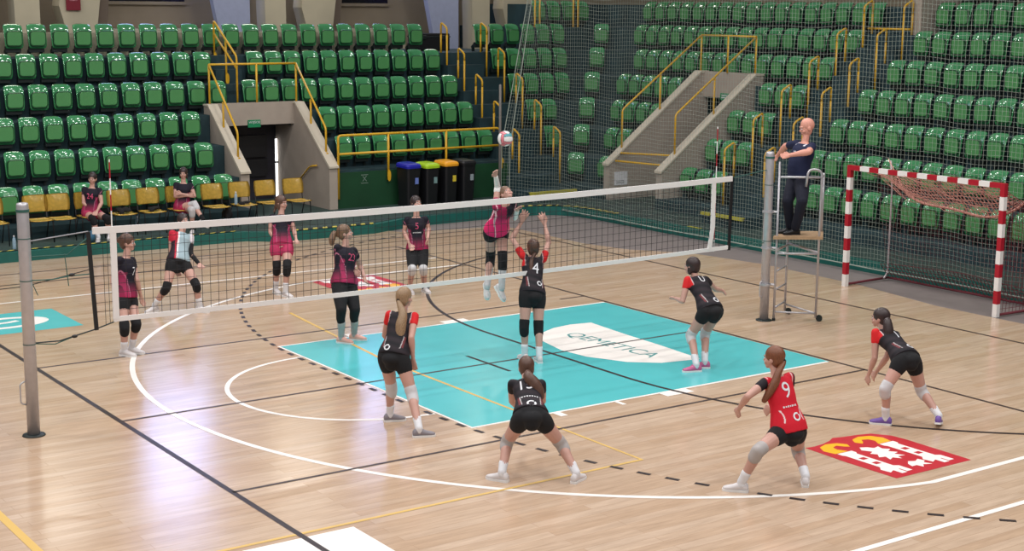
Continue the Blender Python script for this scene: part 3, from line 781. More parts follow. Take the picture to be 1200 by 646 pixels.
bottle((cx(8)-.17, CY-.02, .2+.44), .26, 'pale blue bottle standing between the rucksack and its neighbour chair')
s = thing('blue_bag', (at(106, 284, 2, .2).x, at(106, 284, 2, .2).y, .2), 'small blue bag on the platform by the left seated player', 'bag')
bm = BM(); ellipsoid(bm, (0, 0, .1), .09, .12, .11); ellipsoid(bm, (.03, -.03, .16), .06, .07, .07); link('bag_body', voxel(bm, .015, 2), mat('bag_blue', lin(40, 90, 120), .7), s)
# paper on the netted tunnel wall
p = at(728, 209, 1, TRY1-.12)
s = thing('notice', (p.x, TRY1-.101, p.z), 'white notice on the inner wall of the tunnel behind the net', 'notice')
bm = BM(); box(bm, (-.2, -.008, -.16), (.2, 0, .16)); obj('sheet', bm, M['paper'], s)
bm = BM()
for i in range(3): box(bm, (-.14, -.010, -.12+.03*i), (.1, -.008, -.112+.03*i))
obj('print', bm, M['dark'], s)
# ================================================================ volleyball net, poles, antennas
XL, XRt = -5.48, 5.62
def netz(x): # top edge sags in the middle
    t = (x+4.5)/9; return 2.20 - .045*4*t*(1-t)
def botz(x):
    t = (x+4.5)/9; return 1.19 - .03*4*t*(1-t)
def pole(x, label, side):
    s = thing('net_pole', (x, 0, 0), label, 'pole', 'volleyball net poles')
    bm = BM(); loft(bm, [ring(V((0, 0, z)), V((r, 0, 0)), V((0, r, 0)), 24) for z, r in ((0, .068), (2.54, .064), (2.565, .058), (2.57, .04))]); obj('post', bm, M['alu'], s, True)
    bm = BM(); loft(bm, [ring(V((0, 0, z)), V((r, 0, 0)), V((0, r, 0)), 24) for z, r in ((0, .125), (.012, .12), (.02, .08))]); obj('floor_collar', bm, M['dark'], s, True)
    bm = BM(); loft(bm, [ring(V((0, 0, z)), V((.071, 0, 0)), V((0, .071, 0)), 24) for z in (2.47, 2.5)])
    obj('cord_ring', bm, M['teal_cord'], s)
    for z in (2.07, 1.22) if side > 0 else (2.18, 1.72, 1.02):
        bm = BM(); loft(bm, [ring(V((0, 0, z+q)), V((.0685, 0, 0)), V((0, .0685, 0)), 24) for q in (0, .009)]); obj('cord_ring', bm, M['teal_cord'], s)
    bm = BM(); tube(bm, roundpath([(-.07, -.01, .62), (-.13, -.02, .60), (-.13, -.02, .38), (-.07, -.01, .36)], .03), .009, 8); obj('winch_handle', bm, M['alu'], s, True)
    return s
pole(XL, 'grey cylindrical net pole standing at the left of the net', -1); pr = pole(XRt, 'aluminium net pole right of the net beside the referee stand', 1)
net = thing('volleyball_net', (0, 0, 0), 'black meshed volleyball net with white tapes across the court', 'net')
NL, NR = -4.73, 4.86
def ntape(name, f0, f1, x0, x1, m, th=.006):
    bm = BM(); n = 40; rows = []
    for i in range(n+1):
        x = x0+(x1-x0)*i/n; rows.append([V((x, -th, f0(x))), V((x, th, f0(x))), V((x, th, f1(x))), V((x, -th, f1(x)))])
    loft(bm, rows); return obj(name, bm, m, net)
ntape('top_tape', lambda x: netz(x)-.035, lambda x: netz(x)+.04, NL, NR, M['netwhite'], .012)
ntape('bottom_tape', lambda x: botz(x)-.028, lambda x: botz(x)+.028, -4.53, NR, M['netwhite'], .008)
for x in (-4.5, 4.5):
    bm = BM(); sl = .0 if x < 0 else -.05
    loft(bm, [[V((x-.035+sl*(z < 1.5), -.011, z)), V((x+.035+sl*(z < 1.5), -.011, z)), V((x+.035+sl*(z < 1.5), .011, z)), V((x-.035+sl*(z < 1.5), .011, z))] for z in (botz(x), 1.5, netz(x))]); obj('side_band', bm, M['netwhite'], net)
bm = BM(); obox(bm, (NL-.05, 0, netz(-4.5)), (NL+.0, 0, botz(-4.5)-.1), .045, .02, V((0, 1, 0))); obj('edge_strap', bm, M['black'], net)
bm = BM(); obox(bm, (NR, 0, netz(4.5)+.03), (NR-.02, 0, botz(4.5)-.04), .05, .02, V((0, 1, 0))); obj('edge_strap', bm, M['black'], net)
bm = BM(); w = .0042
x = -4.46
while x < NR:
    sw = .004*math.sin(x*9)
    obox(bm, (x, 0, botz(x)), (x+sw, 0, netz(x)), w, w, V((0, 1, 0))); x += .1
z = 0
for j in range(1, 10):
    pts = [(NL+(NR-NL)*i/60, 0, botz(NL+(NR-NL)*i/60)*(1-j/10)+netz(NL+(NR-NL)*i/60)*j/10) for i in range(61)]
    for a, b in zip(pts, pts[1:]): obox(bm, a, b, w, w)
for q in (-4.62, -4.57): obox(bm, (q, 0, botz(q)-.05), (q, 0, netz(q)), w, w, V((0, 1, 0)))
obj('mesh', bm, M['netblack'], net)
# cords
def cord(pts, r, m, parent, name='cord'):
    bm = BM(); tube(bm, pts, r, 6); return obj(name, bm, m, parent)
cord([(XL+.06, 0, 2.15), (NL-.05, 0, 2.205)], .007, mat('cord_grey', lin(150, 150, 156), .6), net)
cord([(XL+.06, 0, 1.98), (-5.0, .05, 1.96), (-4.95, 0, 2.02), (NL-.05, 0, 2.14)], .007, M['teal_cord'], net)
cord([(XL+.06, 0, 1.72), (-5.2, 0, 1.71), (-5.0, 0, 1.73), (NL-.05, 0, 1.73)], .007, M['teal_cord'], net)
cord([(XL-2.2, .4, 1.55), (XL, .02, 1.66), (NL-.05, 0, 1.78)], .005, M['netblack'], net)
cord([(XL+.06, 0, 1.03), (-5.15, 0, 1.02), (-4.95, 0, 1.06), (NL-.02, 0, 1.10), (-4.53, 0, 1.16)], .008, M['dark'], net)
cord([(XL+.06, 0, 1.02), (-5.2, 0, .99), (-4.98, 0, 1.05)], .006, M['teal_cord'], net)
for z in (1.74, 1.05):
    bm = BM(); ellipsoid(bm, (-4.98, 0, z), .035, .02, .02, seg=10); obj('tensioner', bm, M['black'], net, True)
for (a, b) in (((-5.42, 0, 1.70), (-5.36, 0, 1.55)), ((-5.05, 0, 1.98), (-5.02, 0, 1.62))): cord([a, b], .005, M['teal_cord'], net)
cord([(XRt-.06, 0, 2.30), (NR, 0, netz(4.5)+.02)], .007, M['teal_cord'], net)
cord([(XRt-.06, 0, 1.20), (NR, 0, botz(4.5))], .007, M['teal_cord'], net)
def antenna(x, label):
    s = thing('net_antenna', (x, 0, 0), label, 'antenna', 'net antennas'); z = 1.15; k = 0
    while z < 2.98:
        bm = BM(); z1 = min(z+.18, 2.98); tube(bm, [(0, .02, z), (0, .02, z1)], .0075, 8)
        obj('band', bm, M['red'] if k % 2 else M['white'], s); z = z1; k += 1
antenna(-4.5, 'thin red and white antenna above the left end of the net'); antenna(4.56, 'thin red and white antenna above the right end of the net')

# ================================================================ ball
BP = atd(592, 162.5, depth((1.9, .75, 2.8)))
s = thing('volleyball', BP, 'volleyball in the air above the jumping player, white pink and blue-green', 'ball')
bm = BM(); bmesh.ops.create_icosphere(bm, subdivisions=5, radius=.107)
me = bpy.data.meshes.new('ball_panels')
cols = [(0, M['white']), (1, mat('ball_pink', lin(214, 120, 130), .5)), (2, mat('ball_teal', lin(80, 150, 160), .5)), (3, M['dark'])]
for f in bm.faces:
    c = f.calc_center_median().normalized(); a = [abs(c.x), abs(c.y), abs(c.z)]; k = a.index(max(a)); o2 = [c[(k+1) % 3], c[(k+2) % 3]]
    q = o2[0]/max(a)
    f.material_index = 3 if min(abs(abs(q)-.38), abs(max(a)-sorted(a)[1])*1.2) < .03 else (1 if q < -.38 else 0 if q < .38 else 2)
    f.smooth = True
bm.to_mesh(me); bm.free()
for _, m_ in cols: me.materials.append(m_)
link('ball_panels', me, None, s)

# ================================================================ handball goal
GX, GY = 8.81, 1.28; GW_ = 3.08; GH = 2.08
g = thing('handball_goal', (GX, GY-GW_/2, 0), 'red and white striped handball goal with pinkish net', 'goal')
def bars(p0, p1, name, n, first_red, w=.08, ends=0):
    p0, p1 = V(p0), V(p1)
    for i in range(n):
        bm = BM(); a = p0.lerp(p1, i/n); b = p0.lerp(p1, (i+1)/n); obox(bm, a, b, w, w, V((1, 0, 0)) if abs((p1-p0).z) > .5 else V((0, 0, 1)))
        red = (i % 2 == 0) == first_red
        if i == 0 and name == 'crossbar': red = True
        obj(name, bm, M['red'] if red else M['white'], g, loc=g.location)
bars((GX, GY, 0), (GX, GY, GH-.0), 'goal_post', 10, False)
bars((GX, GY-GW_, 0), (GX, GY-GW_, GH-.0), 'goal_post', 10, False)
bars((GX, GY-.04, GH-.04), (GX, GY-GW_+.04, GH-.04), 'crossbar', 15, True)
BX = 9.95
for y in (GY, GY-GW_):
    bm = BM(); tube(bm, roundpath([(GX+.03, y, .03), (BX, y+.05 if y > 0 else y-.05, .03)], .1), .022, 8); obj('base_bar', bm, M['goalnetred'], g, True, loc=g.location)
bm = BM(); tube(bm, [(BX, GY+.05, .03), (BX, GY-GW_-.05, .03)], .018, 8); obj('base_bar', bm, M['goalnetred'], g, True, loc=g.location)
p0 = V((9.92, 1.33, 0)); pt = atd(1044, 188, depth((9.92, 1.33, 2.2)))
bm = BM(); tube(bm, roundpath([(9.78, 1.27, .04), (9.92, 1.31, .10), (9.93, 1.32, 1.6), (pt.x, pt.y, pt.z)], .12), [.02]*7+[.012], 8) if False else tube(bm, roundpath([(9.78, 1.27, .04), (9.92, 1.31, .12), (9.93, 1.32, 1.6), (pt.x, pt.y, pt.z)], .12), .017, 8)
obj('rear_upright', bm, mat('rear_upright_paint', lin(180, 170, 172), .4, .3), g, True, loc=g.location)
def netgrid(P, nu, nv, w, m, name, parent, cell=None):
    bm = BM()
    G = [[V(P(i/nu, j/nv)) for j in range(nv+1)] for i in range(nu+1)]
    for i in range(nu+1):
        for j in range(nv): obox(bm, G[i][j], G[i][j+1], w, w)
    for j in range(nv+1):
        for i in range(nu): obox(bm, G[i][j], G[i+1][j], w, w)
    return obj(name, bm, m, parent, loc=g.location if parent == g else None)
def topnet(u, v): # bundled net sagging behind the crossbar
    y = GY-.35 - u*(GW_-.45); sag = math.sin(PI*min(1, u*1.0))**.7
    yy = y - .12*v*(1-u); x = GX+.05+v*(.75-.1*u); z = GH-.06 - v*(.30+.22*sag) - .10*sag*v*v + .05*math.sin(9*u+4*v)*v
    return (x, yy, z)
netgrid(topnet, 34, 9, .007, M['goalnet'], 'roof_net', g)
def topnet2(u, v):
    p = topnet(u, v*.9); return (p[0]-.04+.06*math.sin(13*u+5*v), p[1]-.05*math.sin(9*v), p[2]-.04-.05*math.sin(17*u-6*v))
netgrid(topnet2, 26, 7, .006, M['goalnet'], 'roof_net', g)
def rope(u0, u1, w=.02): pass
bm = BM(); tube(bm, [topnet(i/20, 1) for i in range(21)], .022, 6); tube(bm, [topnet(0, 1), atd(1041, 186, depth((9.93, 1.3, 2)))], .008, 6)
e = topnet(1, 1); tube(bm, [e, (GX+.9, GY-GW_-.3, GH-.28), (GX+1.1, GY-GW_-1.0, GH-.1)], .02, 6); obj('net_rope', bm, M['goalnet'], g, loc=g.location)
netgrid(lambda u, v: (BX-.02-.25*v+.03*math.sin(14*u), GY-.0-u*GW_, .05+v*(.26+.08*math.sin(3*u))), 40, 4, .007, M['goalnetred'], 'lower_net', g)
netgrid(lambda u, v: (GX+.06+(BX-GX-.1)*u, GY-GW_-.03*math.sin(PI*v), .03+v*(GH-.15-.5*u)), 12, 22, .005, M['goalnetred'], 'side_net', g)
netgrid(lambda u, v: (BX-.15-.35*v, GY-.05-u*(GW_-.1), .3+v*(1.42-.1*math.sin(PI*u))), 30, 16, .003, M['goalnetred'], 'rear_net', g)

# ================================================================ hall net
hn = thing('hall_net', (10, 0, 0), 'large pale safety net hanging in front of the right stand', 'net')
def NX(s):
    """plan path of the net, s in metres from its left edge"""
    if s < 1.35: t = s/1.35; return (9.42+.58*t, 12.5-1.2*t)
    return (10.0+.02*math.sin(s*2.1), 11.3-(s-1.35))
def NXe(s, z):
    x, y = NX(s); k = max(0, (z-1.4)/3.4)
    if s < 1.35: x += .75*k*(1-s/1.35); y += .05*k
    return V((x, y, z))
bm = BM(); S = 17.0; H0, H1 = .12, 6.2; cw = .08; w = .0034
ns = int(S/cw); nz = int((H1-H0)/cw)
for i in range(ns+1):
    s_ = i*cw
    for j in range(0, 8):
        za, zb = H0+(H1-H0)*j/8, H0+(H1-H0)*(j+1)/8
        obox(bm, NXe(s_, za), NXe(s_, zb), w, w, V((0, 1, 0)))
for j in range(nz+1):
    z = H0+j*cw
    n = 120
    P_ = [NXe(S*i/n, z+.015*math.sin(S*i/n*4.1+z)+.02*math.sin(S*i/n*1.3)) for i in range(n+1)]
    for a, b in zip(P_, P_[1:]): obox(bm, a, b, w, w)
obj('mesh', bm, M['hallnet'], hn, loc=hn.location)
bm = BM()
for s_ in (0, .22): tube(bm, [NXe(s_, z) for z in (.12, 1.4, 3, 4.6, 6.2)], .011, 6)
tube(bm, [NXe(S*i/60, .12) for i in range(61)], .012, 6)
obj('edge_cord', bm, M['hallnet'], hn, loc=hn.location)
# grey net post at the corner of the platform
s = thing('net_post', (8.86, 11.75, .2), 'slim grey post behind the raised arm of the jumping player', 'post')
bm = BM(); loft(bm, [ring(V((0, 0, z)), V((r, 0, 0)), V((0, r, 0)), 12) for z, r in ((0, .03), (2.72, .03), (2.74, .02))]); obj('tube', bm, mat('post_grey', lin(120, 116, 112), .6), s, True)
bm = BM(); loft(bm, [ring(V((0, 0, z)), V((.09, 0, 0)), V((0, .09, 0)), 16) for z in (0, .012)]); obj('foot_plate', bm, M['dark'], s)

# ================================================================ referee stand
rs = thing('referee_stand', (6.0, 0, 0), 'aluminium referee stand with board, wheels and rail beside the right pole', 'stand')
A = at(906.5, 376, 2, .0); B = at(919.5, 366, 2, .03); C_ = at(955.5, 374.5, 2, .03)
def zof(u, v, p): # height of pixel v above ground point p
    return atd(u, v, depth(p)).z
r = .018
def leg(pts, name='leg', rr=r, m=None):
    bm = BM(); tube(bm, roundpath(pts, .09), rr, 10); return obj(name, bm, m or M['alu'], rs, True, loc=rs.location)
zA = zof(903, 186, A); zR = zof(905, 204, A); zC = zof(957, 196, C_)
leg([(A.x, A.y, .02), (A.x, A.y, zA)])
leg([(C_.x, C_.y, .06), (C_.x, C_.y, zC), (C_.x-.18*1, C_.y+.10, zC+.02), (C_.x-.2, C_.y+.12, zC-.25)])
zB = zof(921, 268, B); leg([(B.x, B.y, .06), (B.x, B.y, zB+.55)])
zP = zof(930, 274, ((A+C_)/2)); zb2 = zof(930, 295, (A+C_)/2)
D_ = V((B.x+(C_.x-A.x)*.8, B.y+(C_.y-A.y)*.8, 0))
leg([(A.x, A.y, zR), (C_.x, C_.y, zR)], 'hand_rail'); leg([(C_.x, C_.y, zR+.0), (D_.x, D_.y, zR-.02)], 'hand_rail')
leg([(D_.x, D_.y, zP-.12), (D_.x, D_.y, zP+.9)], 'upright', .022)
for z_ in (zb2,):
    leg([(A.x, A.y, z_), (C_.x, C_.y, z_)], 'brace'); leg([(A.x, A.y, z_+.05), (B.x, B.y, z_+.05)], 'brace'); leg([(B.x, B.y, z_+.08), (C_.x, C_.y, z_+.02)], 'brace')
leg([(A.x, A.y, .14), (C_.x, C_.y, .12)], 'brace', .014); leg([(B.x, B.y, .16), (C_.x, C_.y, .12)], 'brace', .014)
for z_ in (.20, .48, .76): leg([(A.x, A.y, z_), (B.x, B.y, z_+.0)], 'rung', .015)
bm = BM(); q = [V((A.x-.1, A.y-.02, 0)), V((C_.x+.02, C_.y-.06, 0)), V((D_.x+.05, D_.y, 0)), V((B.x-.1, B.y+.05, 0))]; prism(bm, q, zP-.045, zP); obj('board', bm, M['board'], rs, loc=rs.location)
for p in (B, C_):
    bm = BM(); c = V((p.x+.045, p.y-.03, .05)); tube(bm, [c-V((.012, .012, 0)), c+V((.012, .012, 0))], .05, 16); obj('wheel', bm, M['dark'], rs, loc=rs.location)
for p in (A,):
    bm = BM(); tube(bm, [(p.x, p.y, 0), (p.x, p.y, .04)], .025, 10); obj('foot', bm, M['dark'], rs, loc=rs.location)
for zz in (zof(897, 245, (XRt, 0, 0)), zof(897, 288, (XRt, 0, 0)), zof(897, 332, (XRt, 0, 0))):
    bm = BM(); loft(bm, [ring(V((XRt, 0, zz+q)), V((.085, 0, 0)), V((0, .085, 0)), 18) for q in (-.015, .015)]); tube(bm, [(XRt+.05, -.02, zz), (A.x, A.y, zz)], .018, 8); obj('pole_clamp', bm, M['alu'], rs, loc=rs.location)
# ================================================================ people
def sm(a, b, x):
    t = max(0, min(1, (x-a)/(b-a))); return t*t*(3-2*t)
def place(par, u, v, L, s):
    """point on the sight line (u, v) at distance L from par; s +1 far, -1 near root"""
    d = ray(u, v).normalized(); w = CAM-par; b = w.dot(d); c = w.dot(w)-L*L; disc = b*b-c
    if disc <= 0:
        q = CAM + d*(-b); return par + (q-par).normalized()*L
    return CAM + d*(-b + s*math.sqrt(disc))
def frame_ring(c, x, y, rx, ry, n=20):
    return [c + x*rx*math.cos(2*PI*i/n) + y*ry*math.sin(2*PI*i/n) for i in range(n)]
BODF = [(-.20, .070, .065), (-.13, .140, .110), (-.03, .166, .124), (.08, .164, .120), (.22, .136, .100), (.40, .112, .084), (.56, .122, .092), (.70, .134, .102), (.82, .140, .092), (.92, .124, .074), (.97, .080, .058), (1.03, .050, .048)]
BODM = [(-.20, .060, .055), (-.13, .130, .095), (-.03, .160, .112), (.08, .165, .118), (.22, .155, .118), (.40, .150, .115), (.56, .158, .118), (.70, .168, .120), (.82, .172, .108), (.92, .152, .085), (.97, .095, .065), (1.03, .060, .055)]
BOD = BODF
class Person: pass
def build_person(name, cfg):
    global BOD
    BOD = BODM if cfg.get('male') else BODF
    H = cfg['H']; fat = cfg.get('fat', 1.0); k = H/1.75
    S = Person()
    # --- ankles and root depth
    if 'ank' in cfg: AK = [V(a) for a in cfg['ank']]
    else:
        za = cfg.get('az', (.10, .10))
        AK = [at(*cfg['RA'], 2, za[0]), at(*cfg['LA'], 2, za[1])]
    if 'depth' in cfg: D = cfg['depth']
    else: D = (depth(AK[0])+depth(AK[1]))/2 + cfg.get('dd', 0)
    if 'jump' in cfg: AK = [atd(*cfg['RA'], D+cfg['jump'][0]), atd(*cfg['LA'], D+cfg['jump'][1])]
    P = atd(*cfg['P'], D)
    N = place(P, *cfg['N'], .335*H*.88, cfg.get('Ns', 1))
    sp = (N-P).normalized()
    f = heading(cfg['face']); tw = cfg.get('twist', 0)
    latP = f.cross(V((0, 0, 1))); f2 = heading(cfg['face']+tw); lat = f2.cross(V((0, 0, 1)))
    lat = (lat - sp*lat.dot(sp)).normalized(); fr = sp.cross(lat)*-1
    if fr.dot(f2) < 0: fr = -fr
    latP = (latP - sp*latP.dot(sp)*.6).normalized()
    hipw = .088*k
    HR, HL = P + latP*hipw - sp*.04, P - latP*hipw - sp*.04
    shw = (.185 if cfg.get('male') else .150)*k*cfg.get('shw', 1)
    S0 = P + (N-P)*.92
    up = cfg.get('shrug', 0)
    SR, SL = S0 + lat*shw + sp*up, S0 - lat*shw + sp*up
    ua, fa, th, shn = .168*H, .148*H, .245*H, .24*H
    # --- arms
    arms = {}
    for q, Sh in (('R', SR), ('L', SL)):
        e = place(Sh, *cfg[q+'E'][:2], ua, cfg[q+'E'][2]); w = place(e, *cfg[q+'W'][:2], fa, cfg[q+'W'][2])
        if q+'H' in cfg: hd = (place(w, *cfg[q+'H'][:2], .1, cfg[q+'H'][2])-w).normalized()
        else: hd = (w-e).normalized()
        arms[q] = (Sh, e, w, hd)
    legs = {}
    for q, Hp, ak in (('R', HR, AK[0]), ('L', HL, AK[1])):
        best = None
        for s in (-1, -.6, -.3, 0, .3, .6, 1):
            kn = place(Hp, *cfg[q+'K'][:2], th, s)
            err = abs((kn-ak).length-shn)*4 + abs((kn-Hp).length-th)*4
            mid = (Hp+ak)/2
            if (kn-mid).dot(f) < 0.0: err += .25
            if len(cfg[q+'K']) > 2: err += .5*abs(s-cfg[q+'K'][2])
            if best is None or err < best[0]: best = (err, kn)
        legs[q] = (Hp, best[1], ak)
    if cfg.get('debug', 1):
        print(name, 'D%.2f spine %.2f' % (D, (N-P).length), 'P.z %.2f N.z %.2f' % (P.z, N.z), 'thigh', ['%.2f' % (legs[q][1]-legs[q][0]).length for q in 'RL'], 'shin', ['%.2f' % (legs[q][2]-legs[q][1]).length for q in 'RL'], 'ank', ['%.2f' % legs[q][2].z for q in 'RL'])
    # --- head
    HD = place(N, *cfg['HD'][:2], .128*H, cfg['HD'][2] if len(cfg['HD']) > 2 else 0)
    hf = heading(cfg['gaze']); pit = math.radians(cfg.get('gp', 0))
    hf = (hf*math.cos(pit) + V((0, 0, math.sin(pit)))).normalized(); hx = hf.cross(V((0, 0, 1))).normalized(); hz = hx.cross(hf)
    tilt = cfg.get('tilt', 0)
    hk = 1.18*k if cfg.get('male') else 1.0*k
    HM = Matrix.Translation(HD) @ Matrix((hx, hf, hz)).transposed().to_4x4() @ Matrix.Rotation(math.radians(tilt), 4, 'Y') @ Matrix.Scale(hk, 4)
    base = V((P.x, P.y, cfg.get('base', 0)))
    root = thing('person', base, cfg['label'], 'person', cfg.get('group'))
    def rel(bm): bmesh.ops.translate(bm, verts=bm.verts, vec=-base); return bm
    def torso(bm, grow, t0=-.2, t1=1.03, sub=24):
        pr = [b for b in BOD if t0 <= b[0] <= t1]
        Ls = (N-P).length
        rings = []
        for t, rx, ry in pr:
            q = sm(.1, .8, t); x = (latP*(1-q)+lat*q); x = (x - sp*x.dot(sp)).normalized(); y = sp.cross(x)
            wf = fat if t < .9 else 1
            bulge = fr*(.012*math.sin(PI*max(0, min(1, (t-.55)/.3))) if not cfg.get('male') else fr.length*0) if t > .5 and not cfg.get('male') else V((0, 0, 0))
            belly = fr*cfg.get('belly', 0)*math.sin(PI*max(0, min(1, (t-.05)/.6)))
            rings.append(frame_ring(P+(N-P)*t+bulge+belly, x, y, (rx*k*wf+grow), (ry*k*wf+grow)))
        loft(bm, rings)
    thigh_r, knee_r, ankle_r = .090*k*fat, .056*k*(fat*.5+.5), .036*k
    sk = M['skin_ref'] if cfg.get('male') else M['skin']
    # --- body: one skin
    bm = BM(); torso(bm, -.004)
    cap_cone(bm, N-sp*.05, HD - hz*.03, .052*k, .047*k, 14)
    for q in 'RL':
        Sh, e, w, hd = arms[q]; am = cfg.get('armr', 1)
        cap_cone(bm, Sh, e, .046*k*am, .035*k*am, 12, lambda t: .1*math.sin(PI*t))
        cap_cone(bm, e, w, .037*k*am, .024*k*am, 12, lambda t: .16*math.sin(PI*min(1, t*1.6)) if t < .62 else 0)
        Hp, kn, ak = legs[q]
        cap_cone(bm, Hp, kn, thigh_r, knee_r, 14, lambda t: .06*math.sin(PI*t))
        back = (kn-(Hp+ak)/2); back = -back.normalized() if back.length > .02 else -f
        mid = kn.lerp(ak, .32) + back*.018
        cap_cone(bm, kn, mid, knee_r*.96, .055*k*(fat*.4+.6), 14); cap_cone(bm, mid, ak, .054*k*(fat*.4+.6), ankle_r, 14)
        # hand: palm, four fingers, thumb
        side = cfg.get(q+'N'); pn = V(side).normalized() if side else (fr if abs(hd.dot(fr)) < .8 else lat)
        pn = (pn - hd*pn.dot(hd)).normalized(); tx = hd.cross(pn).normalized()
        sgn = 1 if q == 'R' else -1
        if cfg.get(q+'T'): sgn *= cfg[q+'T']
        hs = k*cfg.get('hand', 1.06)
        pc = [(0, .024, .020), (.03, .034, .017), (.06, .041, .0155), (.085, .040, .0135)]
        loft(bm, [ring(w+hd*a*hs, tx*b*hs, pn*c*hs, 12) for a, b, c in pc])
        cu = cfg.get('curl', .5)
        for i, (o, L) in enumerate(((-.031, .066), (-.0105, .076), (.0105, .072), (.031, .056))):
            o *= sgn; p0 = w + hd*.078*hs + tx*o*hs; sprd = o*4*cfg.get('spread', .5)
            d0 = (hd + tx*sprd).normalized(); pts = [p0]; an = 0
            for sgm in (.42, .33, .25):
                an += cu*.55; dd = (d0*math.cos(an) + pn*math.sin(an)).normalized(); pts.append(pts[-1]+dd*L*sgm*hs)
            tube(bm, pts, [.0112*hs, .0108*hs, .0100*hs, .0088*hs], 8)
        th_d = (tx*-sgn*.8 + hd*.75 + pn*.25).normalized(); p0 = w + hd*.03*hs - tx*sgn*.026*hs
        tube(bm, [p0, p0+th_d*.035*hs, p0+(th_d*.6+hd*.6).normalized()*.065*hs], [.0135*hs, .0115*hs, .0085*hs], 8)
        if not cfg.get('barefoot'):
            pass
    ellipsoid(bm, (0, -.012, .03), .073, .090, .088, HM); ellipsoid(bm, (0, .012, -.02), .062, .074, .088, HM)
    ellipsoid(bm, (0, .052, -.085), .030, .026, .022, HM, 12)
    ellipsoid(bm, (0, .088, -.022), .012, .017, .022, HM, 10); ellipsoid(bm, (0, .072, .022), .05, .018, .012, HM, 12)
    for s in (1, -1):
        ellipsoid(bm, (s*.072, -.008, -.012), .012, .022, .032, HM, 10); ellipsoid(bm, (s*.036, .062, -.035), .022, .018, .020, HM, 10)
    ellipsoid(bm, (0, .076, -.062), .024, .012, .010, HM, 10)
    link('body', voxel(rel(bm), .0070, 4, .5), sk, root)
    # face pieces
    iv = Matrix.Translation(-base)
    for s in (1, -1):
        bm = BM(); ellipsoid(bm, (s*.028, .0755, -.002), .013, .009, .0075, iv @ HM, 10); ey = obj('eye', bm, M['paper'], root, True)
        bm = BM(); ellipsoid(bm, (s*.028, .0825, -.002), .0062, .0035, .0062, iv @ HM, 8); obj('iris', bm, M['dark'], ey, True)
        bm = BM(); tube(bm, [(iv @ HM) @ V(p) for p in ((s*.012, .088, .021), (s*.028, .088, .026), (s*.046, .074, .020))], .0035, 6); obj('eyebrow', bm, cfg['hairm'], root, True)
    bm = BM(); ellipsoid(bm, (0, .083, -.062), .021, .007, .0055, iv @ HM, 10); obj('mouth', bm, mat('lips', lin(170, 90, 90), .5) if 'lips' not in M else M['lips'], root, True)
    M.setdefault('lips', bpy.data.materials.get('lips'))
    # --- hair
    if cfg.get('hair') != 'bald':
        bm = BM(); ellipsoid(bm, (0, -.022, .036), .086, .104, .098, HM); ellipsoid(bm, (0, -.05, -.01), .080, .070, .090, HM)
        if cfg.get('bun'): ellipsoid(bm, (0, -.12, .03), .045, .04, .045, HM)
        if cfg.get('sidehair'):
            for s in (1, -1): ellipsoid(bm, (s*.068, -.01, -.05), .022, .035, .06, HM)
        hb = link('hair', voxel(rel(bm), .009, 3), cfg['hairm'], root)
        tail = cfg.get('tail')
        if tail:
            pts = [HM @ V((0, -.08, -.005)), HM @ V((0, -.112, -.025))]; last = pts[-1]; dn = cfg.get('taild', -.16)
            for i, (u, v) in enumerate(tail):
                last = atd(u, v, depth(S0)+dn*(1 if i < 9 else 1) + (0 if i else .02)); pts.append(last)
            n = len(pts); tr = cfg.get('tailr', .03)
            rad = [.024, .024] + [tr*(.62+.5*math.sin(PI*min(1, .15+.75*i/(n-3+.01)))-.25*(i/(n-3+.01))**2) for i in range(n-2)]
            # smooth the path
            fine = []; fr_ = []
            for i in range(n-1):
                p0, p1, p2, p3 = pts[max(0, i-1)], pts[i], pts[i+1], pts[min(n-1, i+2)]
                for j in range(5):
                    t = j/5; fine.append(.5*((2*p1)+(p2-p0)*t+(2*p0-5*p1+4*p2-p3)*t*t+(3*p1-p0-3*p2+p3)*t**3)); fr_.append(rad[i]*(1-t)+rad[i+1]*t)
            fine.append(pts[-1]); fr_.append(rad[-1]*.6)
            if cfg.get('braid'): fr_ = [r*(1+.16*math.sin(i*1.9)) for i, r in enumerate(fr_)]
            bm = BM(); tube(bm, fine, fr_, 12); obj('ponytail', rel(bm), cfg['hairm'], root, True)
            bm = BM(); a, b = fine[3], fine[5]; tube(bm, [a, b], fr_[4]*1.12, 12); obj('hair_tie', rel(bm), M['blackmatte'], root, True)
    # --- jersey
    jb = cfg.get('hem', -.06); bm = BM(); grow = .010
    Bj = [b for b in BOD if b[0] >= .0]; Ls = (N-P).length
    rings = []
    base_prof = [(jb, None)] + [(t, 1) for t in (.04, .16, .30, .44, .58, .70, .82, .92, .965)]
    def prof(t):
        for a, b in zip(BOD, BOD[1:]):
            if a[0] <= t <= b[0]:
                q = (t-a[0])/(b[0]-a[0]); return a[1]+(b[1]-a[1])*q, a[2]+(b[2]-a[2])*q
        return BOD[-1][1:]
    loose = cfg.get('loose', .012)
    for t, _ in base_prof:
        rx, ry = prof(max(t, -.02)); q = sm(.1, .8, t); x = (latP*(1-q)+lat*q); x = (x - sp*x.dot(sp)).normalized(); y = sp.cross(x)
        wf = fat if t < .9 else 1; gg = grow + loose*(1-sm(.5, .95, t))
        c = P+(N-P)*t + fr*(.012*math.sin(PI*max(0, min(1, (t-.55)/.3))) if not cfg.get('male') else 0) + fr*cfg.get('belly', 0)*math.sin(PI*max(0, min(1, (t-.05)/.6)))
        rings.append(frame_ring(c, x, y, rx*k*wf+gg, ry*k*wf+gg, 24))
    loft(bm, rings)
    slv = cfg.get('sleeve', .36)
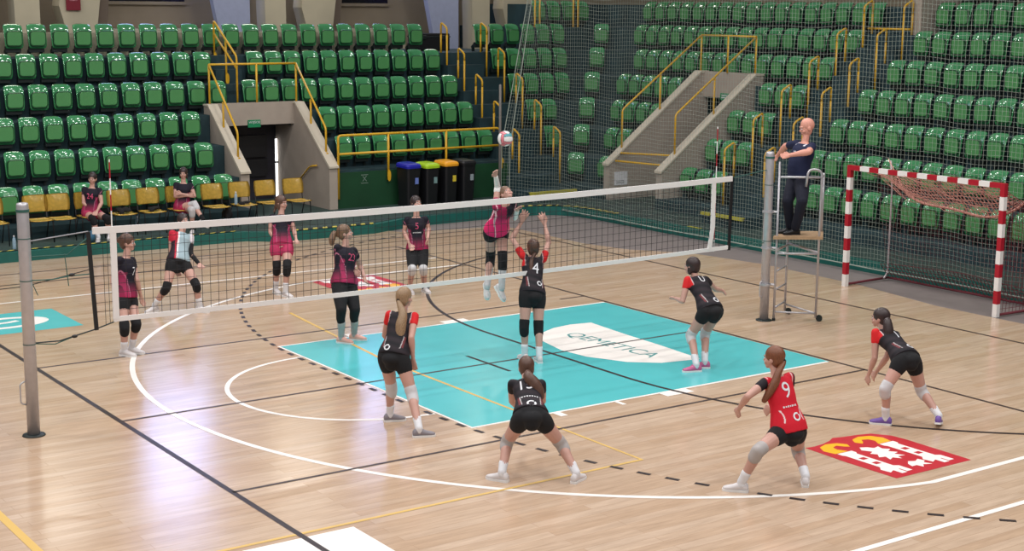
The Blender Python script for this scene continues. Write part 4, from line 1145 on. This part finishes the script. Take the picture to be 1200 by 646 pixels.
    for q in 'RL':
        Sh, e, w, hd = arms[q]
        cap_cone(bm, Sh - (Sh-S0)*.25, Sh, .048*k, .052*k, 14)
        d = (e-Sh); end = Sh + d*slv; cap_cone(bm, Sh, end, .053*k*cfg.get('armr', 1), .051*k*cfg.get('armr', 1), 14)
        if cfg.get(q+'long'): cap_cone(bm, Sh, e, .056*k, .043*k, 14); cap_cone(bm, e, e.lerp(w, .95), .043*k, .031*k, 14)
    jm = voxel(rel(bm), .010, 4, .5)
    at_ = jm.color_attributes.new('Col', 'FLOAT_COLOR', 'POINT')
    cf = cfg['cloth']; Pb = P-base; L2 = (N-P).length_squared
    ax = [(arms['R'][0]-base, arms['R'][1]-base), (arms['L'][0]-base, arms['L'][1]-base)]
    for i, vtx in enumerate(jm.vertices):
        p = vtx.co; r_ = p-Pb; t = r_.dot(N-P)/L2; sd = r_.dot(lat); fd = r_.dot(fr)
        at_.data[i].color = (*cf(t, sd/k, fd/k), 1)
    J = link('jersey', jm, M['jersey'], root)
    tree = BVHTree.FromPolygons([v.co.copy() for v in jm.vertices], [p.vertices[:] for p in jm.polygons])
    def decal(txt, t, size, sgn, m, nm, shift=0, bmin=None, stretch=1):
        """sgn +1 chest, -1 back"""
        tb = bmin or text_bm(txt, size, 0); bmesh.ops.triangulate(tb, faces=tb.faces)
        bmesh.ops.subdivide_edges(tb, edges=[e for e in tb.edges if e.calc_length() > size*.15], cuts=2)
        c = P+(N-P)*t-base; X = lat*-sgn if sgn > 0 else lat; Dn = fr*sgn; Yv = sp
        for v_ in tb.verts:
            o_ = c + X*(v_.co.x+shift) + Yv*v_.co.y*stretch + Dn*.5
            hit = tree.ray_cast(o_, -Dn)
            v_.co = (hit[0] + Dn*.004) if hit[0] else c + Dn*.12
        obj(nm, tb, m, J)
    for d in cfg.get('decals', ()):
        if d[0] == 'ring':
            b = BM(); pts = arc(0, 0, d[2], .9, 6.9, 16)
            strip(b, [(x, y) for x, y in pts], d[2]*.5, 0); decal('', d[1], .3, d[3], M['paper'], 'emblem', d[4] if len(d) > 4 else 0, b)
        elif d[0] == 'bar':
            b = BM(); [strip(b, [(-d[2]+d[2]*2*j/7, 0), (-d[2]+d[2]*2*(j+.62)/7, 0)], .014 if j % 2 else .018, 0) for j in range(7)]; decal('', d[1], .2, d[3], M['paper'], 'trim_stripe', 0, b)
        else: decal(d[0], d[1], d[2], d[3], d[4], 'jersey_number', d[5] if len(d) > 5 else 0, stretch=1.15)
    # --- shorts
    bm = BM(); sl = cfg.get('shorts', .26); gs = .010
    ellipsoid(bm, P - sp*.12 - fr*.01, .085*k, .085*k, .085*k); ellipsoid(bm, (HR+HL)/2 - sp*.03 - fr*.035, .12*k, .12*k, .085*k)
    rings = []
    for t in (.30, .16, .04, -.05, -.13, -.19):
        rx, ry = prof(t); x = (latP - sp*latP.dot(sp)).normalized(); y = sp.cross(x)
        rings.append(frame_ring(P+(N-P)*t, x, y, rx*k*fat+gs, ry*k*fat+gs, 22))
    loft(bm, rings)
    for q in 'RL':
        Hp, kn, ak = legs[q]; r0, r1 = thigh_r*1.02+gs, thigh_r+(knee_r-thigh_r)*min(1, sl)+gs+cfg.get('flare', .004)
        cap_cone(bm, Hp, Hp.lerp(kn, min(sl, 1)), r0, r1, 16, lambda t: .05*math.sin(PI*t))
        if sl > 1:
            if cfg.get('trousers'): cap_cone(bm, kn, kn.lerp(ak, .98), r1, .066*k, 16)
            else: cap_cone(bm, kn, kn.lerp(ak, .32)+(-f)*.014, r1, .060*k*(fat*.4+.6), 16); cap_cone(bm, kn.lerp(ak, .32)-f*.014, kn.lerp(ak, .5), .060*k*(fat*.4+.6), .05*k*(fat*.4+.6), 16)
    link('trousers' if cfg.get('trousers') else 'shorts', voxel(rel(bm), .010, 4, .5), cfg.get('shortm', M['blackmatte']), root)
    # --- knee pads, socks, shoes
    for q in 'RL':
        Hp, kn, ak = legs[q]; pm = cfg.get('pad')
        if pm:
            a = kn.lerp(Hp, .17*cfg.get('padl', 1)); b = kn.lerp(ak, .20*cfg.get('padl', 1)); bm = BM()
            g_ = .011
            cap_cone(bm, a, kn, knee_r*1.08+g_, knee_r*1.02+g_, 16); cap_cone(bm, kn, b, knee_r*1.02+g_, knee_r*.98+g_, 16)
            dirk = (kn-(Hp+ak)/2); dirk = dirk.normalized() if dirk.length > .03 else f
            ellipsoid(bm, kn+dirk*.03, .045*k, .045*k, .05*k)
            link('knee_pad', voxel(rel(bm), .011, 4), pm, root)
        if not cfg.get('trousers'):
            so = cfg.get('sock', .28); bm = BM(); c = ak.lerp(kn, so)
            r_c = ankle_r + (.054*k*(fat*.4+.6)-ankle_r)*min(1, so/.68)
            cap_cone(bm, c, ak, r_c+.006, ankle_r+.008, 14, lambda t: -.04*math.sin(PI*t)); cap_cone(bm, ak, ak-V((0, 0, .03)), ankle_r+.008, ankle_r+.006, 14)
            obj('sock', rel(bm), cfg.get('sockm', M['paper']), root, True)
        tq = cfg[q+'F']
        if isinstance(tq, (int, float)): fd = heading(tq)
        else: fd = heading(tq[0])
        ptc = math.radians(tq[1]) if not isinstance(tq, (int, float)) else 0
        fd = (fd*math.cos(ptc) + V((0, 0, math.sin(ptc)))).normalized(); fx = fd.cross(V((0, 0, 1))).normalized(); fz = fx.cross(fd)
        sc = k*.93
        # ankle sits .10 above the sole at the heel third
        def W(y, z): return ak + fd*y*sc + fz*(z*sc-.10)
        bm = BM(); secs = [(-.075, .028, .02, .075), (-.06, .036, .006, .10), (-.03, .038, .005, .12), (.01, .038, .005, .118), (.05, .041, .005, .095), (.10, .047, .006, .074), (.145, .047, .008, .062), (.175, .038, .012, .052), (.195, .022, .02, .042)]
        loft(bm, [[W(y, (z0+z1)/2) + fx*hw*sc*math.cos(a) + fz*((z1-z0)/2)*sc*math.sin(a) for a in [2*PI*i/16 for i in range(16)]] for y, hw, z0, z1 in secs])
        so_ = obj('shoe', rel(bm), cfg.get('shoem', M['white']), root, True)
        bm = BM(); sec2 = [(-.078, .028), (-.06, .040), (-.02, .041), (.03, .038), (.09, .049), (.15, .050), (.185, .038), (.202, .02)]
        loft(bm, [[W(y, 0)+fx*hw*sc, W(y, .024)+fx*hw*sc, W(y, .024)-fx*hw*sc, W(y, 0)-fx*hw*sc] for y, hw in sec2])
        obj('sole', rel(bm), cfg.get('solem', M['white']), so_, False)
    if cfg.get('arm_sleeves'):
        for q, m_, a0, a1 in cfg['arm_sleeves']:
            Sh, e, w, hd = arms[q]; bm = BM(); st = e.lerp(w, a0) if a0 >= 0 else e.lerp(Sh, -a0)
            if a0 < 0: cap_cone(bm, st, e, .048*k, .042*k, 14)
            cap_cone(bm, e if a0 < 0 else st, e.lerp(w, a1), .041*k, .030*k, 14)
            obj('arm_sleeve', rel(bm), m_, root, True)
    return root

# --- cloth colour schemes: functions of height along the spine, side offset, front offset
navy = lin(24, 20, 34); mag = lin(156, 36, 78); dk = lin(26, 24, 32); rd = lin(206, 34, 38)
def mixc(a, b, t): return tuple(x+(y-x)*t for x, y in zip(a, b))
def magenta(t, s, d):
    c = mixc(mag, navy, sm(-.12, .40, t)); a = abs(s)
    if .100 < a < .15 and t < .6: c = mixc(c, lin(190, 50, 100), .5)
    if a > .155 and t > .62: c = navy
    if abs(a-.088-.25*(t-.4)*(t > .4)) < .004 and t < .9: c = mixc(c, lin(220, 130, 160), .6)
    return c
def magenta_light(t, s, d):
    c = mixc(lin(222, 40, 106), navy, sm(.45, .75, t)*(1 if s < .02 else .55)); a = abs(s)
    if abs(a-.1-.06*t) < .006: c = lin(240, 190, 200)
    return c
def blackred(lr=1, rr=1, amount=1):
    def f(t, s, d):
        c = mixc(lin(24, 22, 28), lin(44, 36, 42), .5+.5*math.sin(30*t+12*s))
        a = abs(s); on = (rr if s > 0 else lr)
        if a > .130 and t > .70 and on: c = rd
        if abs(a-.128) < .004 and t > .7 and on: c = lin(200, 180, 180)
        if .105 < a < .125 and .08 < t < .36: c = lin(110, 50, 54)
        if abs(a-.100-.03*(t-.2)) < .004 and .05 < t < .36: c = lin(190, 185, 185)
        return c
    return f
def libero(t, s, d):
    a = abs(s); c = lin(204, 26, 46)
    if a > .160 and t > .66: c = lin(30, 24, 30)
    if abs(a-.145) < .004 and t > .72: c = lin(225, 200, 200)
    if abs(a-(.10+.9*(t-.2)**2)) < .006 and .08 < t < .34: c = lin(230, 215, 215)
    return c
def libero_far(t, s, d):
    c = lin(152, 172, 180)
    if s > .05: c = lin(186, 34, 56) if t > .45 or s < .09 else lin(60, 26, 40)
    if s > .10 and t < .6: c = lin(40, 22, 34)
    if abs(s-.055) < .012: c = lin(230, 226, 228)
    if s < -.13 and t > .7: c = lin(220, 210, 214)
    return c
def bench(t, s, d):
    c = magenta(t, s, d)
    return c
def refc(t, s, d):
    c = lin(26, 32, 62)
    if t > .9 and abs(s) > .06 and abs(s) < .12: c = lin(210, 210, 220) if abs(abs(s)-.10) < .012 else c
    return c
hb = hair_mat('hair_brown', lin(84, 58, 46)); hd_ = hair_mat('hair_dark', lin(48, 34, 34)); hbl = hair_mat('hair_ash_blonde', lin(142, 116, 88)); hau = hair_mat('hair_auburn', lin(112, 66, 42)); hg = hair_mat('hair_light_brown', lin(112, 86, 66))
pink = mat('number_pink', lin(214, 80, 120), .7); wh = M['paper']
padw = mat('pad_white', lin(196, 194, 196), .8, noise=.06); padg = mat('pad_grey', lin(168, 162, 160), .8, noise=.06); blk = M['blackmatte']
shw_ = mat('shoe_white', lin(214, 208, 208), .5, noise=.05); shg = mat('shoe_grey', lin(132, 126, 132), .6, noise=.1); shp = mat('shoe_pink', lin(196, 98, 140), .55); shv = mat('shoe_violet', lin(112, 82, 160), .55); sho = mat('shoe_peach', lin(226, 170, 156), .55)
mg_short = mat('shorts_magenta', lin(172, 40, 84), .8)
GF = None
people = []
def person(name, **c): people.append(build_person(name, c))
person('P1', H=1.74, face=108, gaze=95, label='dark magenta jersey player standing behind the left end of the net, black knee pads', P=(147.5, 346), N=(147.5, 300), HD=(150, 284.5),
       RE=(132, 326, 1), RW=(134, 346, -1), LE=(160, 328, -1), LW=(165, 347, 1), RK=(146, 385), LK=(160, 380), RA=(145.5, 409), LA=(154.5, 406), RF=110, LF=105,
       hairm=hb, bun=1, cloth=magenta, pad=blk, shorts=.30, decals=[('7', .62, .14, 1, wh)], shoem=shw_)
person('P2', H=1.72, face=150, gaze=140, gp=15, label='player in pale blue and red top with black arm sleeve stepping sideways behind net', P=(209, 306), N=(213, 273), HD=(215, 259),
       RE=(200, 300, 1), RW=(207, 316, -1), LE=(223, 297, -1), LW=(233, 309, -1), RK=(195, 338), LK=(230, 334), RA=(181, 358), LA=(234, 358), RF=215, LF=120,
       hairm=hd_, sidehair=1, cloth=libero_far, pad=blk, shorts=.28, arm_sleeves=[('L', blk, -.5, .95)], shoem=shw_)
person('P3', H=1.76, face=165, gaze=122, label='player in magenta jersey and shorts standing below the black-legged last plywood chair', P=(330, 286), N=(329.5, 252), HD=(330, 238),
       RE=(317.0, 272, -.2), RW=(325.5, 284, -1), LE=(344.5, 270, -.2), LW=(347, 281, -1), RK=(324.5, 313), LK=(336.5, 313), RA=(323, 337), LA=(334.5, 341), RF=150, LF=135,
       hairm=hb, sidehair=1, tail=[(323, 243), (321, 249)], taild=.1, cloth=magenta, pad=blk, padl=1.3, shorts=.3, flare=.015, shortm=mg_short, shoem=shw_)
person('P4', H=1.74, fat=1.2, face=130, gaze=95, gp=12, label='player with number 23 in black leggings standing at the far edge of the teal key', P=(403.5, 331), N=(405, 289), HD=(405, 273),
       RE=(395, 312, 1), RW=(413, 318.5, -1), LE=(422, 312, 1), LW=(427, 326, -1), RK=(400, 363), LK=(416, 363), RA=(400, 394), LA=(415, 390.5), RF=110, LF=100,
       hairm=hg, tail=[(392, 273), (389, 281), (389, 288)], taild=-.02, tailr=.045, cloth=magenta, shorts=1.6, sock=.5, sockm=padg, decals=[('23', .66, .13, 1, pink)], shoem=sho, armr=1.15)
person('P5', H=1.76, face=172, gaze=145, gp=12, label='player with number 5 standing upright in white knee pads and knee-length black shorts', P=(489, 291), N=(487.5, 249), HD=(488, 235),
       RE=(473.5, 271, .2), RW=(480, 286, -1), LE=(502.5, 268, .2), LW=(501.5, 279, -1), RK=(483, 315), LK=(496, 315), RA=(480, 336.5), LA=(497.5, 335.5), RF=160, LF=150,
       hairm=hd_, sidehair=1, cloth=magenta, pad=padw, shorts=.85, flare=.008, sock=.12, sockm=blk, decals=[('5', .70, .13, 1, pink), ('bar', .5, .07, 1)], shoem=shw_)
person('P6', H=1.74, face=150, gaze=150, gp=50, twist=-15, label='spiking player in pink jersey jumping with one white-sleeved arm raised towards the ball', depth=20.35, jump=(.10, .0), base=.3,
       P=(582, 268), N=(592, 238), Ns=-1, HD=(593.5, 227.5, 0), RE=(583, 219, 1), RW=(581, 206.5, -1), LE=(603, 256, 1), LW=(606, 247, -1), RK=(575, 301), LK=(589, 305), RA=(571, 334), LA=(588, 336), RF=(165, -55), LF=(130, -50),
       hairm=hg, cloth=magenta_light, pad=blk, padl=1.5, shorts=.2, sock=.6, sockm=padw, arm_sleeves=[('R', M['white'], -.2, .97), ('L', M['white'], .1, 1)], shoem=shw_, curl=.3, shrug=.02)
person('P7', H=1.73, face=15, gaze=35, label='near player with a long ash-blonde ponytail, red sleeves and white knee pads', P=(462, 415), N=(472, 366), HD=(474.5, 349), Ns=1,
       RE=(482, 396, -1), RW=(484, 421, 1), LE=(451, 393, 1), LW=(461, 402, 1), RK=(484, 466), LK=(459, 456), RA=(491, 502), LA=(457, 484), RF=75, LF=75,
       hairm=hbl, tail=[(472, 368), (470, 380), (469, 393), (469, 400)], tailr=.058, taild=-.16, cloth=blackred(), pad=padw, shorts=.30, decals=[('ring', .05, .03, -1, -.05), ('1', .7, .16, -1, wh)], shoem=shg)
person('P8', H=1.74, face=-25, gaze=-20, gp=20, label='blocking player number 4 at the net with both arms raised and black knee pads', P=(624, 343), N=(624.5, 302), HD=(624, 290),
       LE=(600, 280, 1), LW=(611, 260.5, 1), RE=(643, 284, 1), RW=(638.5, 263.5, 1), LH=(614, 254, 0), RH=(636, 256.5, 0), LK=(614, 385), RK=(631, 385), LA=(615, 414), RA=(632, 416.5), LF=-25, RF=-15,
       hairm=hb, tail=[(623, 305), (622, 318), (618, 330), (613, 340)], taild=-.15, tailr=.03, cloth=blackred(), pad=blk, padl=1.1, shorts=.30, decals=[('4', .60, .2, -1, wh), ('ring', .18, .03, -1, .05)], shrug=.04, spread=2.2, curl=.08, hand=1.2, shoem=shw_, LN=tuple(heading(-25)), RN=tuple(heading(-25)))
person('P9', H=1.72, face=-8, gaze=-8, gp=-5, label='crouching near player number 15 with legs wide apart on the white arc', P=(622, 487), N=(617, 447), Ns=1, HD=(616.5, 431, 1), dd=-.05,
       LE=(600, 470, 1), LW=(606, 476, 1), RE=(636, 470, 1), RW=(628, 476, 1), LK=(594, 518), RK=(658, 521), LA=(588.5, 553), RA=(675, 554), LF=-60, RF=30,
       hairm=hb, tail=[(619, 441), (625, 449), (631, 459), (634, 469)], tailr=.062, taild=-.14, cloth=blackred(0, 0), pad=padg, shorts=.26, hem=.0, decals=[('15', .66, .17, -1, wh, -.035), ('ring', .06, .04, -1), ('bar', .32, .09, -1)], shoem=shw_)
person('P10', H=1.74, face=-35, gaze=-55, label='leaning near player with red left sleeve and pink shoes on the teal key', P=(832, 362), N=(815, 325), Ns=1, HD=(810.5, 312, 0),
       LE=(800, 353, -1), LW=(792, 350, 1), RE=(838, 339, 1), RW=(846, 341, 1), LK=(809, 393), RK=(826, 391), LA=(816, 427), RA=(826, 423), LF=-100, RF=-90,
       hairm=hd_, sidehair=1, cloth=blackred(1, 0), pad=padw, shorts=.26, decals=[('U', .8, .13, -1, wh), ('ring', .1, .035, -1, .04)], shoem=shp)
person('P11', H=1.74, face=-25, gaze=-60, label='near player number 9 in an all-red jersey lunging sideways on the white arc', P=(924, 500), N=(910, 440), Ns=1, HD=(906, 420, 0),
       LE=(876, 465, -1), LW=(866, 479, 1), RE=(925, 466, 1), RW=(905, 478, 1), LK=(888, 529), RK=(935, 528), LA=(869, 565), RA=(944, 558), LF=-75, RF=10,
       hairm=hau, tail=[(912, 437), (908, 449), (901, 461), (894, 472)], tailr=.042, taild=-.12, cloth=libero, pad=padg, shorts=.30, hem=-.12, loose=.02, decals=[('9', .68, .2, -1, wh), ('bar', .38, .08, -1), ('ring', .16, .035, -1, .03)], shoem=shw_)
person('P12', H=1.72, face=-45, gaze=-62, label='near player number 11 bending forward in violet shoes behind the red crest', P=(1061, 420), N=(1036, 389), Ns=1, HD=(1031, 373, 0),
       LE=(1025, 424, -1), LW=(1018, 439, 1), RE=(1037, 424, 1), RW=(1027, 436, 1), LK=(1037, 456), RK=(1080, 459), LA=(1038, 488), RA=(1100, 487), LF=-70, RF=(20, -12), az=(.14, .10),
       hairm=hd_, tail=[(1040, 377), (1041, 387), (1041, 396), (1041, 404)], tailr=.058, taild=-.12, cloth=blackred(1, 0), pad=padw, shorts=.28, decals=[('11', .62, .17, -1, wh, .045), ('ring', .12, .035, -1, .03)], shoem=shv)
# referee on the stand
zb = zP
person('REF', H=1.80, male=1, fat=1.12, belly=.03, face=-115, gaze=-95, gp=-14, hair='bald', hairm=mat('brow_grey', lin(140, 110, 100), .7), label='bald referee in navy polo and dark trousers standing on the stand, hands on the pole', base=zb,
       ank=[tuple(at(926, 266, 2, zb+.10)), tuple(at(932, 267.5, 2, zb+.10))], P=(936, 208), N=(945, 156.5), HD=(946.5, 144.5), Ns=0,
       LE=(948, 178, -1), LW=(920, 183, -1), RE=(921, 171, 1), RW=(912, 181.5, 1), RK=(923, 236), LK=(940, 236), RF=-100, LF=-100,
       cloth=refc, sleeve=.62, armr=1.3, shorts=1.9, trousers=1, flare=.012, shortm=mat('trousers_navy', lin(12, 15, 34), .9), shoem=M['black'], solem=M['black'], decals=[('bar', .72, .03, 1)])
# seated substitutes
def seated(i): return chairs[i].location
c3 = seated(3); c6 = seated(6)
person('S1', H=1.72, face=180, gaze=178, group=None, label='seated substitute with hands between her knees and black knee pads, left one of the two', base=.2, depth=depth((c3.x, CY, .6))-.02,
       ank=[tuple(at(115, 277.5, 1, CY-.46)), tuple(at(128.5, 274, 1, CY-.42))], P=(106.5, 247.5), N=(107.8, 220), HD=(108.2, 209.5, 0), Ns=0,
       RE=(98, 238, -.6), RW=(109.5, 247.5, -1), LE=(119, 238, -.6), LW=(113.5, 248, -1), RK=(109, 256.5, -1), LK=(126, 256, -1), RF=172, LF=172,
       hairm=hd_, sidehair=0, cloth=magenta, pad=blk, padl=1.2, shorts=.35, shortm=mg_short, decals=[('24', .62, .13, 1, pink)], shoem=shw_, sock=.3)
person('S2', H=1.72, face=175, gaze=175, label='seated substitute with folded arms and crossed legs in white knee pads', base=.2, depth=depth((c6.x, CY, .6))-.02,
       ank=[tuple(at(238, 257.5, 1, CY-.62)), tuple(at(225.5, 268, 1, CY-.40))], P=(214, 242), N=(215, 214.5), HD=(214.8, 203.5, 0), Ns=0,
       RE=(205.5, 230.5, -.5), RW=(220, 229.5, -1), LE=(228, 230, -.5), LW=(213, 227.5, -1), RK=(228, 239, -1), LK=(225, 246, -1), RF=(120, -20), LF=175,
       hairm=hd_, sidehair=1, cloth=magenta, pad=padw, padl=1.4, shorts=.3, shortm=mg_short, sock=.2, sockm=blk, shoem=shw_)
# ================================================================ light
def lamp(loc, sx, sy, power, color=(1, 1, 1), rot=(0, 0, 0)):
    ld = bpy.data.lights.new('hall_lamp', 'AREA'); ld.shape = 'RECTANGLE'; ld.size = sx; ld.size_y = sy; ld.energy = power; ld.color = color
    o = bpy.data.objects.new('hall_lamp', ld); col.objects.link(o); o.location = loc; o.rotation_euler = rot; return o
for x in (-15, -9, -3, 3, 7.5):
    for y in (-15, -9, -3, 3, 8.5): lamp((x, y, 11.5), 1.3, .4, 270, (1, .97, .95))
for x in (-6, 0.5, 7, 13): lamp((x, 18.2, 7.6), 1.4, .3, 70, (1, .95, .88))  # unseen lamps added to brighten the concourse and the top row
w = bpy.data.worlds.new('world'); scene.world = w; w.use_nodes = True
w.node_tree.nodes['Background'].inputs[0].default_value = (.92, .95, 1, 1); w.node_tree.nodes['Background'].inputs[1].default_value = .34
vs = scene.view_settings; vs.view_transform = 'Standard'; vs.look = 'None'; vs.gamma = 1; vs.exposure = -0.36; vs.use_curve_mapping = False
scene.cycles.use_denoising = True
scene.cycles.max_bounces = 6; scene.cycles.diffuse_bounces = 3; scene.cycles.glossy_bounces = 3; scene.cycles.transparent_max_bounces = 16
